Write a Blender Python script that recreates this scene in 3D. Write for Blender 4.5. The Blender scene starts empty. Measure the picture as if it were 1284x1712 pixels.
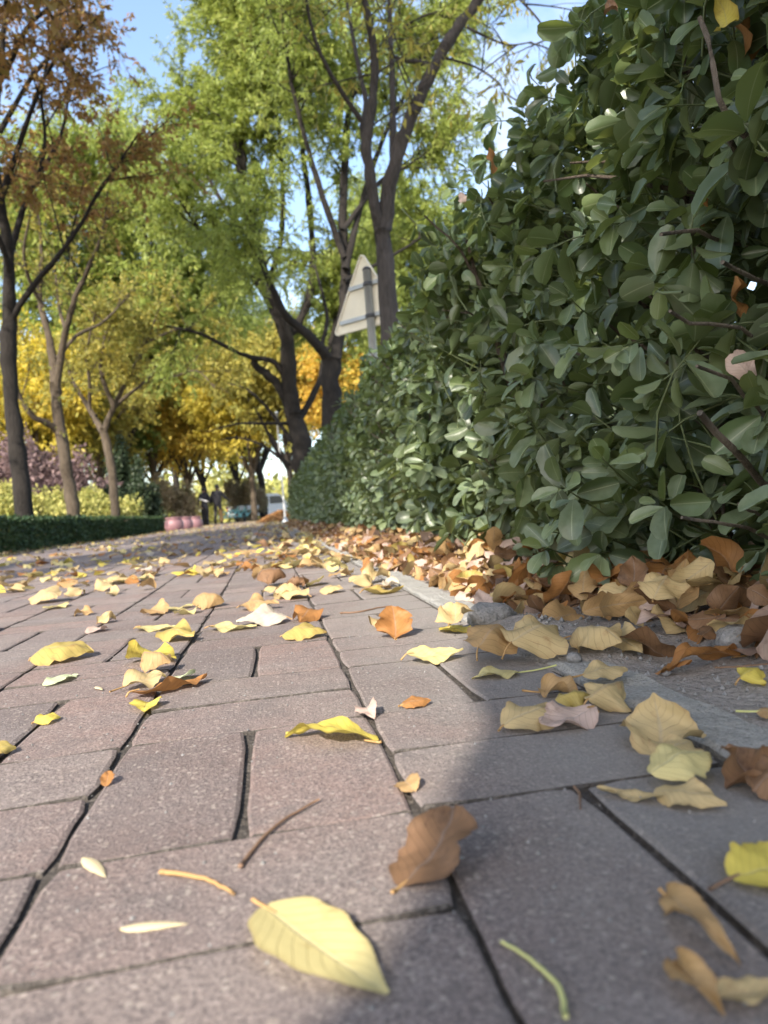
import bpy, math, random
import numpy as np
from mathutils import Matrix, Vector

rad = math.radians
sc = bpy.context.scene
col = sc.collection
rs = np.random.RandomState

# ------------------------------------------------------------------ camera
CAM = np.array((0.0, 0.0, 0.18))
YAW, PITCH, ROLL = rad(9.19), rad(-0.4), rad(4.6)
FPX = 1187.0
fwd = np.array((math.sin(YAW) * math.cos(PITCH), math.cos(YAW) * math.cos(PITCH), math.sin(PITCH)))
r0 = np.array((math.cos(YAW), -math.sin(YAW), 0.0))
u0 = np.cross(r0, fwd)
cup = u0 * math.cos(ROLL) + r0 * math.sin(ROLL)
cright = r0 * math.cos(ROLL) - u0 * math.sin(ROLL)
cam_d = bpy.data.cameras.new('camera')
cam = bpy.data.objects.new('camera', cam_d)
col.objects.link(cam)
cam.matrix_world = Matrix(((cright[0], cup[0], -fwd[0], CAM[0]), (cright[1], cup[1], -fwd[1], CAM[1]),
                           (cright[2], cup[2], -fwd[2], CAM[2]), (0, 0, 0, 1)))
cam_d.sensor_fit = 'VERTICAL'
cam_d.sensor_height = 36.0
cam_d.lens = 36.0 * FPX / 1712.0
cam_d.clip_start = 0.02
cam_d.clip_end = 3000
cam_d.dof.use_dof = True
cam_d.dof.focus_distance = 0.80
cam_d.dof.aperture_fstop = 8.0
sc.camera = cam

# ------------------------------------------------------------------ sky and sun
SUN_EL = rad(37)
SUN_DIR = np.array((0.545, 0.839, 0.0))            # the way the light travels, on the ground
world = bpy.data.worlds.new('World')
sc.world = world
world.use_nodes = True
wn = world.node_tree
for n_ in list(wn.nodes):
    wn.nodes.remove(n_)
w_out = wn.nodes.new('ShaderNodeOutputWorld')
w_bg = wn.nodes.new('ShaderNodeBackground')
w_sky = wn.nodes.new('ShaderNodeTexSky')
w_sky.sky_type = 'NISHITA'
w_sky.sun_disc = False
w_sky.sun_elevation = SUN_EL
w_sky.sun_rotation = math.atan2(-SUN_DIR[0], -SUN_DIR[1])
w_sky.air_density = 1.0
w_sky.dust_density = 1.6
w_sky.ozone_density = 0.6
w_bg.inputs['Strength'].default_value = 0.15
w_tc = wn.nodes.new('ShaderNodeTexCoord')
w_map = wn.nodes.new('ShaderNodeMapping')
w_map.inputs['Scale'].default_value = (1.0, 1.0, 2.2)
w_nz = wn.nodes.new('ShaderNodeTexNoise')
w_nz.inputs['Scale'].default_value = 3.2
w_nz.inputs['Detail'].default_value = 6.0
w_nz.inputs['Roughness'].default_value = 0.6
w_rp = wn.nodes.new('ShaderNodeValToRGB')
w_rp.color_ramp.elements[0].position = 0.46
w_rp.color_ramp.elements[1].position = 0.78
w_mx = wn.nodes.new('ShaderNodeMix')
w_mx.data_type = 'RGBA'
w_mx.inputs[7].default_value = (3.0, 3.15, 3.3, 1)
wn.links.new(w_tc.outputs['Generated'], w_map.inputs[0])
wn.links.new(w_map.outputs[0], w_nz.inputs['Vector'])
wn.links.new(w_nz.outputs[0], w_rp.inputs[0])
wn.links.new(w_rp.outputs[0], w_mx.inputs[0])
wn.links.new(w_sky.outputs[0], w_mx.inputs[6])
wn.links.new(w_mx.outputs[2], w_bg.inputs['Color'])
wn.links.new(w_bg.outputs[0], w_out.inputs['Surface'])
sun_d = bpy.data.lights.new('sun', 'SUN')
sun_d.energy = 3.1
sun_d.angle = rad(0.53)
sun_d.color = (1.0, 0.92, 0.80)
sun = bpy.data.objects.new('sun', sun_d)
col.objects.link(sun)
sun.rotation_euler = Vector((SUN_DIR[0] * math.cos(SUN_EL), SUN_DIR[1] * math.cos(SUN_EL), -math.sin(SUN_EL))).to_track_quat('-Z', 'Y').to_euler()
sc.view_settings.view_transform = 'Standard'
sc.view_settings.look = 'None'
sc.view_settings.gamma = 1.0
sc.view_settings.exposure = 1.6
sc.render.engine = 'CYCLES'
sc.cycles.use_denoising = True
sc.cycles.max_bounces = 5
sc.cycles.diffuse_bounces = 3
sc.cycles.glossy_bounces = 2
sc.cycles.transmission_bounces = 3

# ------------------------------------------------------------------ helpers
def ray(px, py):
    return fwd + cright * ((px - 642.0) / FPX) - cup * ((py - 856.0) / FPX)

def ground(px, py, z=0.0):
    d = ray(px, py)
    return CAM + d * ((z - CAM[2]) / d[2])

def at(px, py, Y):
    d = ray(px, py)
    return CAM + d * (Y / d[1])

def project(P):
    q = np.asarray(P) - CAM
    dep = q @ fwd
    return 642 + FPX * (q @ cright) / dep, 856 - FPX * (q @ cup) / dep, dep

def mk_mesh(name, V, quads=None, tris=None, uv=None, smooth=True, ngons=None):
    me = bpy.data.meshes.new(name)
    V = np.asarray(V, dtype=np.float32)
    li, st = [], []
    off = 0
    for F, k in ((quads, 4), (tris, 3)):
        if F is not None and len(F):
            F = np.asarray(F, dtype=np.int32)
            li.append(F.ravel())
            st.append(off + np.arange(len(F), dtype=np.int32) * k)
            off += F.size
    if ngons:
        for g in ngons:
            li.append(np.asarray(g, dtype=np.int32))
            st.append(np.array([off], dtype=np.int32))
            off += len(g)
    li = np.concatenate(li)
    st = np.concatenate(st)
    me.vertices.add(len(V))
    me.vertices.foreach_set('co', V.ravel())
    me.loops.add(len(li))
    me.loops.foreach_set('vertex_index', li)
    me.polygons.add(len(st))
    me.polygons.foreach_set('loop_start', st)
    me.polygons.foreach_set('use_smooth', np.full(len(st), bool(smooth), dtype=bool))
    if uv is not None:
        lay = me.uv_layers.new(name='UVMap')
        lay.data.foreach_set('uv', np.asarray(uv, dtype=np.float32)[li].ravel())
    me.update(calc_edges=True)
    me.validate()
    return me

def tag(o, label=None, cat=None, group=None, kind=None):
    if label: o['label'] = label
    if cat: o['category'] = cat
    if group: o['group'] = group
    if kind: o['kind'] = kind
    return o

def add(name, me, mat=None, parent=None, mw=None, own=False):
    o = bpy.data.objects.new(name, me)
    col.objects.link(o)
    if mat is not None:
        if len(me.materials) == 0:
            me.materials.append(mat)
        elif me.materials[0] != mat or own:
            o.material_slots[0].link = 'OBJECT'
            o.material_slots[0].material = mat
    if parent is not None:
        o.parent = parent
    if mw is not None:
        o.matrix_local = mw
    return o

def empty(name, loc=(0, 0, 0)):
    o = bpy.data.objects.new(name, None)
    o.empty_display_size = 0.1
    col.objects.link(o)
    o.location = loc
    return o

class MB:
    """collects shapes into one mesh"""
    def __init__(self):
        self.V, self.Q, self.T, self.N, self.n = [], [], [], [], 0
    def put(self, V, Q=None, T=None, N=None):
        V = np.asarray(V, dtype=float)
        if Q is not None and len(Q): self.Q.append(np.asarray(Q, dtype=int) + self.n)
        if T is not None and len(T): self.T.append(np.asarray(T, dtype=int) + self.n)
        if N:
            for g in N: self.N.append([i + self.n for i in g])
        self.V.append(V)
        self.n += len(V)
        return self
    def box(self, c, s, R=None):
        c, s = np.array(c, float), np.array(s, float) / 2
        P = np.array([(x, y, z) for z in (-1, 1) for y in (-1, 1) for x in (-1, 1)]) * s
        if R is not None: P = P @ np.array(R).T
        return self.put(P + c, [(0, 2, 3, 1), (4, 5, 7, 6), (0, 1, 5, 4), (1, 3, 7, 5), (3, 2, 6, 7), (2, 0, 4, 6)])
    def tube(self, pts, r, sides=8, cap=True):
        V, Q = tube_np(np.asarray(pts, float)[None], np.broadcast_to(np.asarray(r, float), (len(pts),))[None], sides)
        n = len(pts)
        N = [list(range(sides))[::-1], [(n - 1) * sides + i for i in range(sides)]] if cap else None
        return self.put(V, Q, None, N)
    def lathe(self, c, prof, sides=20):
        a = np.arange(sides) * 2 * math.pi / sides
        V = np.array([(c[0] + r * math.cos(t), c[1] + r * math.sin(t), c[2] + z) for r, z in prof for t in a])
        Q = [(k * sides + i, k * sides + (i + 1) % sides, (k + 1) * sides + (i + 1) % sides, (k + 1) * sides + i)
             for k in range(len(prof) - 1) for i in range(sides)]
        return self.put(V, Q, None, [list(range(sides))[::-1], [(len(prof) - 1) * sides + i for i in range(sides)]])
    def prism(self, poly, d0, d1, axis=1):
        n = len(poly)
        V = []
        for d in (d0, d1):
            for (a, b) in poly:
                p = [a, b]
                p.insert(axis, d)
                V.append(p)
        N = [list(range(n))[::-1], list(range(n, 2 * n))]
        return self.put(V, [(i, (i + 1) % n, n + (i + 1) % n, n + i) for i in range(n)], None, N)
    def mesh(self, name, smooth=False):
        return mk_mesh(name, np.concatenate(self.V), np.concatenate(self.Q) if self.Q else None,
                       np.concatenate(self.T) if self.T else None, None, smooth, self.N)
    def build(self, name, mat, parent=None, smooth=False):
        return add(name, self.mesh(name, smooth), mat, parent)

def tube_np(P, Rr, sides):
    """P (K,n,3) polylines, Rr (K,n) radii -> verts, quads"""
    K, n, _ = P.shape
    T = np.empty_like(P)
    T[:, 1:-1] = P[:, 2:] - P[:, :-2]
    T[:, 0] = P[:, 1] - P[:, 0]
    T[:, -1] = P[:, -1] - P[:, -2]
    T /= np.linalg.norm(T, axis=2, keepdims=True) + 1e-9
    mean = T.mean(axis=1)
    ref = np.where((np.abs(mean[:, 2:3]) > 0.8), np.array([[0.93, 0.31, 0.17]]), np.array([[0.05, 0.08, 0.99]]))[:, None, :]
    A = np.cross(T, np.broadcast_to(ref, T.shape))
    A /= np.linalg.norm(A, axis=2, keepdims=True) + 1e-9
    B = np.cross(T, A)
    a = np.arange(sides) * 2 * math.pi / sides
    V = P[:, :, None, :] + Rr[:, :, None, None] * (A[:, :, None, :] * np.cos(a)[None, None, :, None] + B[:, :, None, :] * np.sin(a)[None, None, :, None])
    idx = np.arange(K * n * sides).reshape(K, n, sides)
    i0 = idx[:, :-1, :]
    i1 = np.roll(idx, -1, axis=2)[:, :-1, :]
    i2 = np.roll(idx, -1, axis=2)[:, 1:, :]
    i3 = idx[:, 1:, :]
    return V.reshape(-1, 3), np.stack((i0, i3, i2, i1), axis=-1).reshape(-1, 4)

def unit(v):
    v = np.asarray(v, float)
    return v / (np.linalg.norm(v, axis=-1, keepdims=True) + 1e-9)

def resample(pts, n, wig=0.0, rng=None):
    pts = np.asarray(pts, float)
    # Catmull-Rom through the points
    if len(pts) > 2:
        pp = np.vstack((2 * pts[0] - pts[1], pts, 2 * pts[-1] - pts[-2]))
        out = []
        for i in range(len(pts) - 1):
            p0, p1, p2, p3 = pp[i:i + 4]
            for t in np.linspace(0, 1, 8, endpoint=False):
                out.append(0.5 * ((2 * p1) + (-p0 + p2) * t + (2 * p0 - 5 * p1 + 4 * p2 - p3) * t * t + (-p0 + 3 * p1 - 3 * p2 + p3) * t ** 3))
        out.append(pts[-1])
        pts = np.array(out)
    d = np.concatenate(([0], np.cumsum(np.linalg.norm(np.diff(pts, axis=0), axis=1))))
    s = np.linspace(0, d[-1], n)
    P = np.stack([np.interp(s, d, pts[:, k]) for k in range(3)], axis=1)
    if wig and rng is not None:
        P[1:-1] += rng.normal(0, wig, (n - 2, 3))
    return P

def lump(a, b, seed=0.0):
    return (np.sin(a * 7.1 + 1.3 * seed + 2.0 * np.sin(b * 3.7 + seed)) * 0.4 + np.sin(b * 9.3 + seed * 2.1 + 1.7 * np.sin(a * 5.1)) * 0.35
            + np.sin(a * 17.0 + b * 13.0 + seed) * 0.25)

# ------------------------------------------------------------------ leaf shapes
WIDTHS = {'ovate': (0.62, 0.95), 'obovate': (0.72, 0.46), 'round': (0.55, 0.5), 'narrow': (0.6, 0.9), 'willow': (0.8, 1.0)}

def leaf_tpl(nv, nu, kind='ovate', W=0.5, fold=0.0, bend=0.0, wave=0.0, twist=0.0, roll=0.0, seed=0, sway=0.0):
    """leaf of length 1 along +y, its upper face towards +z"""
    rng = rs(seed)
    a, b = WIDTHS[kind]
    v = np.linspace(0.0, 1.0, nv)
    if kind == 'obovate': v = 0.5 * v + 0.25 * (1 - np.cos(np.pi * v))
    v_ = np.clip(v, 0.012, 0.985)
    w = v_ ** a * (1 - v_) ** b
    vm = a / (a + b)
    w = w / (vm ** a * (1 - vm) ** b) * W * 0.5
    u = np.linspace(-1, 1, nu)
    ang = bend * (v - 0.5)
    dy, dz = np.cos(ang), np.sin(ang)
    y = np.concatenate(([0], np.cumsum((dy[1:] + dy[:-1]) / 2 * np.diff(v))))
    z = np.concatenate(([0], np.cumsum((dz[1:] + dz[:-1]) / 2 * np.diff(v))))
    ph = rng.rand(4) * 6.28
    V = np.zeros((nv, nu, 3))
    for j, uu in enumerate(u):
        al = fold + roll * abs(uu) + wave * 1.6 * np.sin(v * 9 + ph[0] + (1.4 if uu > 0 else 0)) * abs(uu)
        s = uu * w * (1 + 0.05 * np.sin(v * 23 + ph[1] + uu))
        lx, lz = s * np.cos(al), np.abs(s) * np.sin(al)
        tw = twist * (v - 0.5)
        X = lx * np.cos(tw) - lz * np.sin(tw) + sway * np.sin(v * 3.0)
        Z = lx * np.sin(tw) + lz * np.cos(tw)
        V[:, j, 0] = X
        V[:, j, 1] = y - Z * np.sin(ang)
        V[:, j, 2] = z + Z * np.cos(ang) + wave * 0.08 * np.sin(v * 7 + ph[2]) * v
    if seed and wave and kind != 'obovate':      # dry blades crumple
        uu, vv = np.meshgrid(u, v)
        V[..., 2] += 0.016 * (np.sin(vv * 13 + ph[1] + 2.5 * uu) + 0.8 * np.sin(uu * 5.5 + vv * 8 + ph[3]) + 0.5 * np.sin(vv * 27 + ph[0] - 6 * uu)) * np.minimum(1, 3 * vv)
        V[..., 0] *= 1 + 0.05 * np.sin(vv * 31 + ph[2]) + 0.04 * np.sin(vv * 57 + ph[0])
    idx = np.arange(nv * nu).reshape(nv, nu)
    Q = np.stack((idx[:-1, :-1], idx[:-1, 1:], idx[1:, 1:], idx[1:, :-1]), axis=-1).reshape(-1, 4)
    uv = np.stack(np.meshgrid(u * 0.5 + 0.5, v), axis=-1).reshape(-1, 2)
    return V.reshape(-1, 3), Q, uv

def frames(d, nrm):
    y = unit(d)
    x = unit(np.cross(y, nrm))
    z = np.cross(x, y)
    return np.stack((x, y, z), axis=-1)

def leaf_batch(tpls, P, R, S, rng):
    """P (N,3), R (N,3,3), S (N,) -> one mesh of leaves, template chosen at random"""
    V_all = np.stack([t[0] for t in tpls])
    Q, uv = tpls[0][1], tpls[0][2]
    N, n = len(P), V_all.shape[1]
    pick = rng.randint(0, len(tpls), N)
    V = np.einsum('nij,nkj->nki', R, V_all[pick] * S[:, None, None]) + P[:, None, :]
    QQ = (Q[None] + (np.arange(N) * n)[:, None, None]).reshape(-1, 4)
    return V.reshape(-1, 3), QQ, np.tile(uv, (N, 1))

# ------------------------------------------------------------------ materials
class NT:
    def __init__(self, name):
        self.m = bpy.data.materials.new(name)
        self.m.use_nodes = True
        self.t = self.m.node_tree
        for n in list(self.t.nodes): self.t.nodes.remove(n)
        self.out = self.t.nodes.new('ShaderNodeOutputMaterial')
    def n(self, typ, ins=None, **kw):
        nd = self.t.nodes.new('ShaderNode' + typ)
        for k, v in kw.items(): setattr(nd, k, v)
        for k, v in (ins or {}).items(): self.set(nd, k, v)
        return nd
    def set(self, nd, k, v):
        s = nd.inputs[k]
        if hasattr(v, 'outputs'): self.t.links.new(v.outputs[0], s)
        elif isinstance(v, bpy.types.NodeSocket): self.t.links.new(v, s)
        else: s.default_value = v
    def math(self, op, a, b=0.0, clamp=False):
        nd = self.n('Math', {0: a, 1: b}, operation=op, use_clamp=clamp)
        if op == 'MULTIPLY_ADD': nd.inputs[2].default_value = 0.45
        return nd
    def mix(self, f, a, b, blend='MIX'):
        nd = self.n('Mix', data_type='RGBA', blend_type=blend)
        self.set(nd, 0, f)
        for i, c in ((6, a), (7, b)):
            self.set(nd, i, c if not isinstance(c, tuple) else (c + (1,))[:4])
        return nd.outputs[2]
    def ramp(self, f, cols, pos=None):
        nd = self.n('ValToRGB')
        cr = nd.color_ramp
        pos = pos or [i / (len(cols) - 1) for i in range(len(cols))]
        while len(cr.elements) < len(cols): cr.elements.new(0.5)
        for e, c, p in zip(cr.elements, cols, pos):
            e.position = p
            e.color = tuple(c) + (1,)
        self.set(nd, 0, f)
        return nd.outputs[0]
    def bsdf(self, colr, rough=0.6, spec=0.5, **kw):
        b = self.n('BsdfPrincipled')
        self.set(b, 'Base Color', colr if not isinstance(colr, tuple) else (colr + (1,))[:4])
        self.set(b, 'Roughness', rough)
        self.set(b, 'Specular IOR Level', spec)
        for k, v in kw.items(): self.set(b, k, v)
        return b
    def bump(self, h, strength=0.3, dist=0.002):
        return self.n('Bump', {'Height': h, 'Strength': strength, 'Distance': dist})
    def done(self, sh):
        self.t.links.new(sh.outputs[0], self.out.inputs['Surface'])
        return self.m

def noise(t, vec, scale, detail=4.0, rough=0.55):
    return t.n('TexNoise', {'Vector': vec, 'Scale': scale, 'Detail': detail, 'Roughness': rough}).outputs[0]

def plain(name, c, rough=0.6, spec=0.4, metal=0.0, var=0.15, nscale=6.0):
    t = NT(name)
    pos = t.n('TexCoord').outputs['Object']
    nz = noise(t, pos, nscale, 6)
    c2 = tuple(x * (1 - var) for x in c)
    b = t.bsdf(t.ramp(nz, [c2, c], [0.35, 0.7]), rough, spec, Metallic=metal)
    t.set(b, 'Normal', t.bump(noise(t, pos, nscale * 8), 0.15, 0.003))
    return t.done(b)

def leaf_mat(name, cols, rough=0.5, spec=0.35, trans=0.3, nscale=0.6, nweight=0.5, tcol=None, uvvein=0.0, dust=None, pos=None):
    """foliage: every leaf takes its own place on the ramp"""
    t = NT(name)
    g = t.n('NewGeometry')
    oi = t.n('ObjectInfo')
    r = t.math('FRACT', t.math('ADD', g.outputs['Random Per Island'], oi.outputs['Random']))
    nz = t.math('MULTIPLY_ADD', noise(t, g.outputs['Position'], nscale, 3), 1.8)
    nz.inputs[2].default_value = -0.4
    f = t.n('Mix', data_type='FLOAT')
    t.set(f, 0, nweight); t.set(f, 2, r); t.set(f, 3, nz)
    c = t.ramp(f, cols, pos)
    if uvvein:
        uv = t.n('UVMap')
        sep = t.n('SeparateXYZ', {0: uv.outputs[0]})
        ax = t.math('ABSOLUTE', t.math('SUBTRACT', sep.outputs[0], 0.5))
        mid = t.math('LESS_THAN', ax, 0.022)
        c = t.mix(t.math('MULTIPLY', mid, uvvein), c, (0.45, 0.48, 0.30))
    if dust:
        nd = noise(t, g.outputs['Position'], 60.0, 5, 0.6)
        up_ = t.n('SeparateXYZ', {0: g.outputs['Normal']}).outputs[2]
        c = t.mix(t.math('MULTIPLY', t.math('MULTIPLY', nd, dust[1]), t.math('MULTIPLY', t.math('MULTIPLY_ADD', up_, 0.55, True), t.ramp(t.n('SeparateXYZ', {0: g.outputs['Position']}).outputs[2], [(1, 1, 1), (0.18, 0.18, 0.18)], [0.3, 0.85]))), c, dust[0])
        c = t.mix(t.math('MULTIPLY', g.outputs['Backfacing'], 0.4), c, (0.12, 0.15, 0.075))
    b = t.bsdf(c, rough, spec)
    if uvvein:
        t.set(b, 'Normal', t.bump(noise(t, g.outputs['Position'], 180.0, 4), 0.25, 0.001))
    tr = t.n('BsdfTranslucent', {'Color': t.mix(0.5, c, tcol if tcol else cols[-1], 'MIX')})
    mx = t.n('MixShader', {0: trans, 1: b, 2: tr})
    return t.done(mx)

def fallen_mat(name, c1, c2, spot, trans=0.25, vein=0.85):
    """a fallen leaf: two tones, brown blotches, midrib and side veins"""
    t = NT(name)
    uv = t.n('UVMap').outputs[0]
    oi = t.n('ObjectInfo')
    g = t.n('NewGeometry')
    rnd = t.math('FRACT', t.math('ADD', g.outputs['Random Per Island'], oi.outputs['Random']))
    P = t.n('VectorMath', {0: g.outputs['Position'], 1: (0, 0, 0)}, operation='ADD').outputs[0]
    nz = noise(t, P, 26.0, 4, 0.6)
    f = t.math('ADD', t.math('MULTIPLY', nz, 0.9), t.math('MULTIPLY_ADD', rnd, 0.7))
    f.inputs[1].node.inputs[2].default_value = -0.35
    c = t.ramp(f, [c1, c2], [0.25, 0.75])
    nz2 = noise(t, P, 55.0, 6, 0.65)
    c = t.mix(t.ramp(nz2, [(0, 0, 0), (0.75, 0.75, 0.75)], [0.56, 0.72]), c, spot)
    sep = t.n('SeparateXYZ', {0: uv})
    ax = t.math('ABSOLUTE', t.math('SUBTRACT', sep.outputs[0], 0.5))
    mid = t.ramp(ax, [(1, 1, 1), (0, 0, 0)], [0.012, 0.035])
    side = t.math('SINE', t.math('MULTIPLY', t.math('SUBTRACT', sep.outputs[1], t.math('MULTIPLY', ax, 0.55)), 58.0))
    sv = t.ramp(side, [(0, 0, 0), (1, 1, 1)], [0.86, 1.0])
    c = t.mix(t.math('MULTIPLY', sv, 0.32 * vein), c, tuple(x * 0.5 for x in c1))
    c = t.mix(t.math('MULTIPLY', mid, 0.6 * vein), c, tuple(min(1, x * 0.6 + 0.12) for x in c2))
    c = t.mix(t.math('MULTIPLY', t.ramp(ax, [(0, 0, 0), (1, 1, 1)], [0.40, 0.5]), 0.35), c, spot)
    b = t.bsdf(c, 0.55, 0.3)
    h = t.math('ADD', t.math('MULTIPLY', sv, -0.5), t.math('ADD', t.math('MULTIPLY', mid, -0.8), t.math('MULTIPLY', noise(t, P, 160.0, 4), 0.7)))
    t.set(b, 'Normal', t.bump(h, 0.45, 0.0012))
    tr = t.n('BsdfTranslucent', {'Color': c})
    return t.done(t.n('MixShader', {0: trans, 1: b, 2: tr}))

def brick_mat():
    t = NT('paver')
    g = t.n('NewGeometry')
    oi = t.n('ObjectInfo')
    P = g.outputs['Position']
    rnd = t.math('FRACT', t.math('ADD', g.outputs['Random Per Island'], oi.outputs['Random']))
    c = t.ramp(rnd, [(0.175, 0.138, 0.128), (0.30, 0.205, 0.178), (0.21, 0.176, 0.164), (0.335, 0.258, 0.228)])
    c = t.mix(t.ramp(noise(t, P, 5.5, 5, 0.6), [(0, 0, 0), (0.8, 0.8, 0.8)], [0.42, 0.68]), c, (0.255, 0.222, 0.212))
    c = t.mix(t.ramp(noise(t, P, 34.0, 6, 0.7), [(0.7, 0.7, 0.7), (0, 0, 0)], [0.30, 0.52]), c, (0.185, 0.15, 0.143))
    c = t.mix(t.ramp(noise(t, P, 2.3, 6, 0.65), [(0, 0, 0), (0.65, 0.65, 0.65)], [0.50, 0.66]), c, (0.30, 0.265, 0.235))
    c = t.mix(t.ramp(noise(t, P, 13.0, 7, 0.7), [(0.55, 0.55, 0.55), (0, 0, 0)], [0.36, 0.46]), c, (0.17, 0.145, 0.138))
    gr = noise(t, P, 520.0, 4, 0.75)
    c = t.mix(t.ramp(gr, [(1, 1, 1), (0, 0, 0)], [0.36, 0.50]), c, (0.115, 0.095, 0.09))
    c = t.mix(t.ramp(gr, [(0, 0, 0), (0.8, 0.8, 0.8)], [0.54, 0.66]), c, (0.46, 0.385, 0.35))
    vor = t.n('TexVoronoi', {'Vector': P, 'Scale': 230.0, 'Randomness': 1.0})
    sel = t.n('SeparateColor', {0: vor.outputs['Color']})
    fl = t.math('MULTIPLY', t.math('GREATER_THAN', sel.outputs[0], 0.80), t.math('LESS_THAN', vor.outputs['Distance'], 0.36))
    c = t.mix(t.math('MULTIPLY', fl, 0.48), c, (0.52, 0.45, 0.39))
    vor2 = t.n('TexVoronoi', {'Vector': P, 'Scale': 95.0, 'Randomness': 1.0})
    sel2 = t.n('SeparateColor', {0: vor2.outputs['Color']})
    fl2 = t.math('MULTIPLY', t.math('GREATER_THAN', sel2.outputs[1], 0.93), t.math('LESS_THAN', vor2.outputs['Distance'], 0.22))
    c = t.mix(t.math('MULTIPLY', fl2, 0.4), c, (0.48, 0.40, 0.34))
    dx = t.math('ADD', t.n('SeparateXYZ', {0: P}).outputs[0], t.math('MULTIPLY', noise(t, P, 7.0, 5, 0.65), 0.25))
    c = t.mix(t.ramp(dx, [(0, 0, 0), (0.6, 0.6, 0.6)], [0.17, 0.36]), c, (0.315, 0.30, 0.28))     # greyer and paler towards the kerb, edge broken by noise
    b = t.bsdf(c, 0.78, 0.3)
    h = t.math('ADD', t.math('MULTIPLY', gr, 1.0), t.math('ADD', t.math('MULTIPLY', noise(t, P, 110.0, 4, 0.6), 1.2), t.math('MULTIPLY', fl, 0.35)))
    t.set(b, 'Normal', t.bump(h, 1.0, 0.0022))
    return t.done(b)

def soil_mat(name, cols, scale=18.0, fine=220.0):
    t = NT(name)
    P = t.n('NewGeometry').outputs['Position']
    c = t.ramp(noise(t, P, scale, 8, 0.65), cols)
    gr = noise(t, P, fine, 4, 0.7)
    c = t.mix(t.ramp(gr, [(0.6, 0.6, 0.6), (0, 0, 0)], [0.33, 0.5]), c, tuple(x * 0.5 for x in cols[0]))
    vor = t.n('TexVoronoi', {'Vector': P, 'Scale': fine * 1.3})
    sel = t.n('SeparateColor', {0: vor.outputs['Color']})
    c = t.mix(t.math('MULTIPLY', t.math('GREATER_THAN', sel.outputs[0], 0.85), 0.35), c, tuple(min(1, x * 1.3) for x in cols[-1]))
    b = t.bsdf(c, 0.95, 0.15)
    t.set(b, 'Normal', t.bump(t.math('ADD', gr, t.math('MULTIPLY', noise(t, P, fine * 0.3, 5), 2.0)), 0.9, 0.004))
    return t.done(b)

def bark_mat(name, dark, light, scale=9.0):
    t = NT(name)
    P = t.n('NewGeometry').outputs['Position']
    mp = t.n('Mapping', {'Vector': P, 'Scale': (1.0, 1.0, 0.22)}).outputs[0]
    nz = noise(t, mp, scale * 5, 8, 0.7)
    big = noise(t, P, 1.7, 3)
    c = t.ramp(nz, [dark, light], [0.3, 0.72])
    c = t.mix(t.math('MULTIPLY', t.ramp(big, [(0, 0, 0), (1, 1, 1)], [0.4, 0.65]), 0.45), c, tuple(x * 1.15 for x in light))
    b = t.bsdf(c, 0.9, 0.2)
    t.set(b, 'Normal', t.bump(nz, 1.0, 0.045))
    return t.done(b)

M = {}
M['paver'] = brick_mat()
M['joint'] = soil_mat('joint sand', [(0.035, 0.031, 0.028), (0.10, 0.088, 0.078), (0.19, 0.165, 0.145)], 26.0, 300.0)
M['soil'] = soil_mat('soil', [(0.21, 0.185, 0.165), (0.30, 0.27, 0.245), (0.36, 0.33, 0.30)])
M['verge'] = soil_mat('verge soil', [(0.10, 0.085, 0.06), (0.17, 0.14, 0.09), (0.16, 0.17, 0.07)], 1.2, 40.0)
M['kerb'] = soil_mat('concrete', [(0.27, 0.26, 0.24), (0.38, 0.37, 0.345), (0.32, 0.305, 0.28)], 9.0, 320.0)
M['stone'] = soil_mat('rubble stone', [(0.20, 0.195, 0.19), (0.34, 0.33, 0.32)], 30.0, 240.0)
M['hedge'] = leaf_mat('hedge leaf', [(0.008, 0.019, 0.008), (0.024, 0.048, 0.018), (0.056, 0.096, 0.036), (0.130, 0.175, 0.052), (0.29, 0.32, 0.08)], 0.34, 0.5, 0.24, 2.2, 0.25,
                      (0.48, 0.56, 0.10), 0.4, ((0.32, 0.385, 0.26), 0.85), [0.0, 0.3, 0.6, 0.88, 1.0])
M['low_hedge'] = leaf_mat('low hedge leaf', [(0.02, 0.045, 0.02), (0.035, 0.07, 0.028), (0.06, 0.10, 0.035), (0.10, 0.13, 0.04)], 0.5, 0.35, 0.2, 1.5, 0.3)
M['stem'] = bark_mat('shrub wood', (0.10, 0.075, 0.055), (0.26, 0.21, 0.165), 30.0)
M['twig'] = bark_mat('weathered twig', (0.20, 0.16, 0.125), (0.40, 0.34, 0.28), 30.0)
M['green_shoot'] = plain('green shoot', (0.11, 0.14, 0.06), 0.6)
M['bark_dark'] = bark_mat('dark bark', (0.012, 0.0105, 0.0095), (0.048, 0.041, 0.036))
M['bark_grey'] = bark_mat('grey bark', (0.032, 0.028, 0.026), (0.115, 0.10, 0.092))
M['bark_tan'] = bark_mat('tan bark', (0.035, 0.026, 0.019), (0.14, 0.11, 0.08))
M['willow'] = leaf_mat('willow leaf', [(0.14, 0.19, 0.045), (0.22, 0.28, 0.06), (0.32, 0.37, 0.09), (0.44, 0.42, 0.10)], 0.5, 0.3, 0.45, 0.5, 0.5, (0.50, 0.55, 0.10))
M['green'] = leaf_mat('green leaf', [(0.07, 0.12, 0.035), (0.12, 0.19, 0.05), (0.20, 0.26, 0.06), (0.30, 0.30, 0.06)], 0.5, 0.3, 0.40, 0.45, 0.5, (0.38, 0.45, 0.08))
M['olive'] = leaf_mat('olive leaf', [(0.14, 0.17, 0.04), (0.25, 0.25, 0.06), (0.36, 0.31, 0.065), (0.46, 0.34, 0.06)], 0.55, 0.3, 0.40, 0.7, 0.5, (0.5, 0.42, 0.06))
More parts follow.
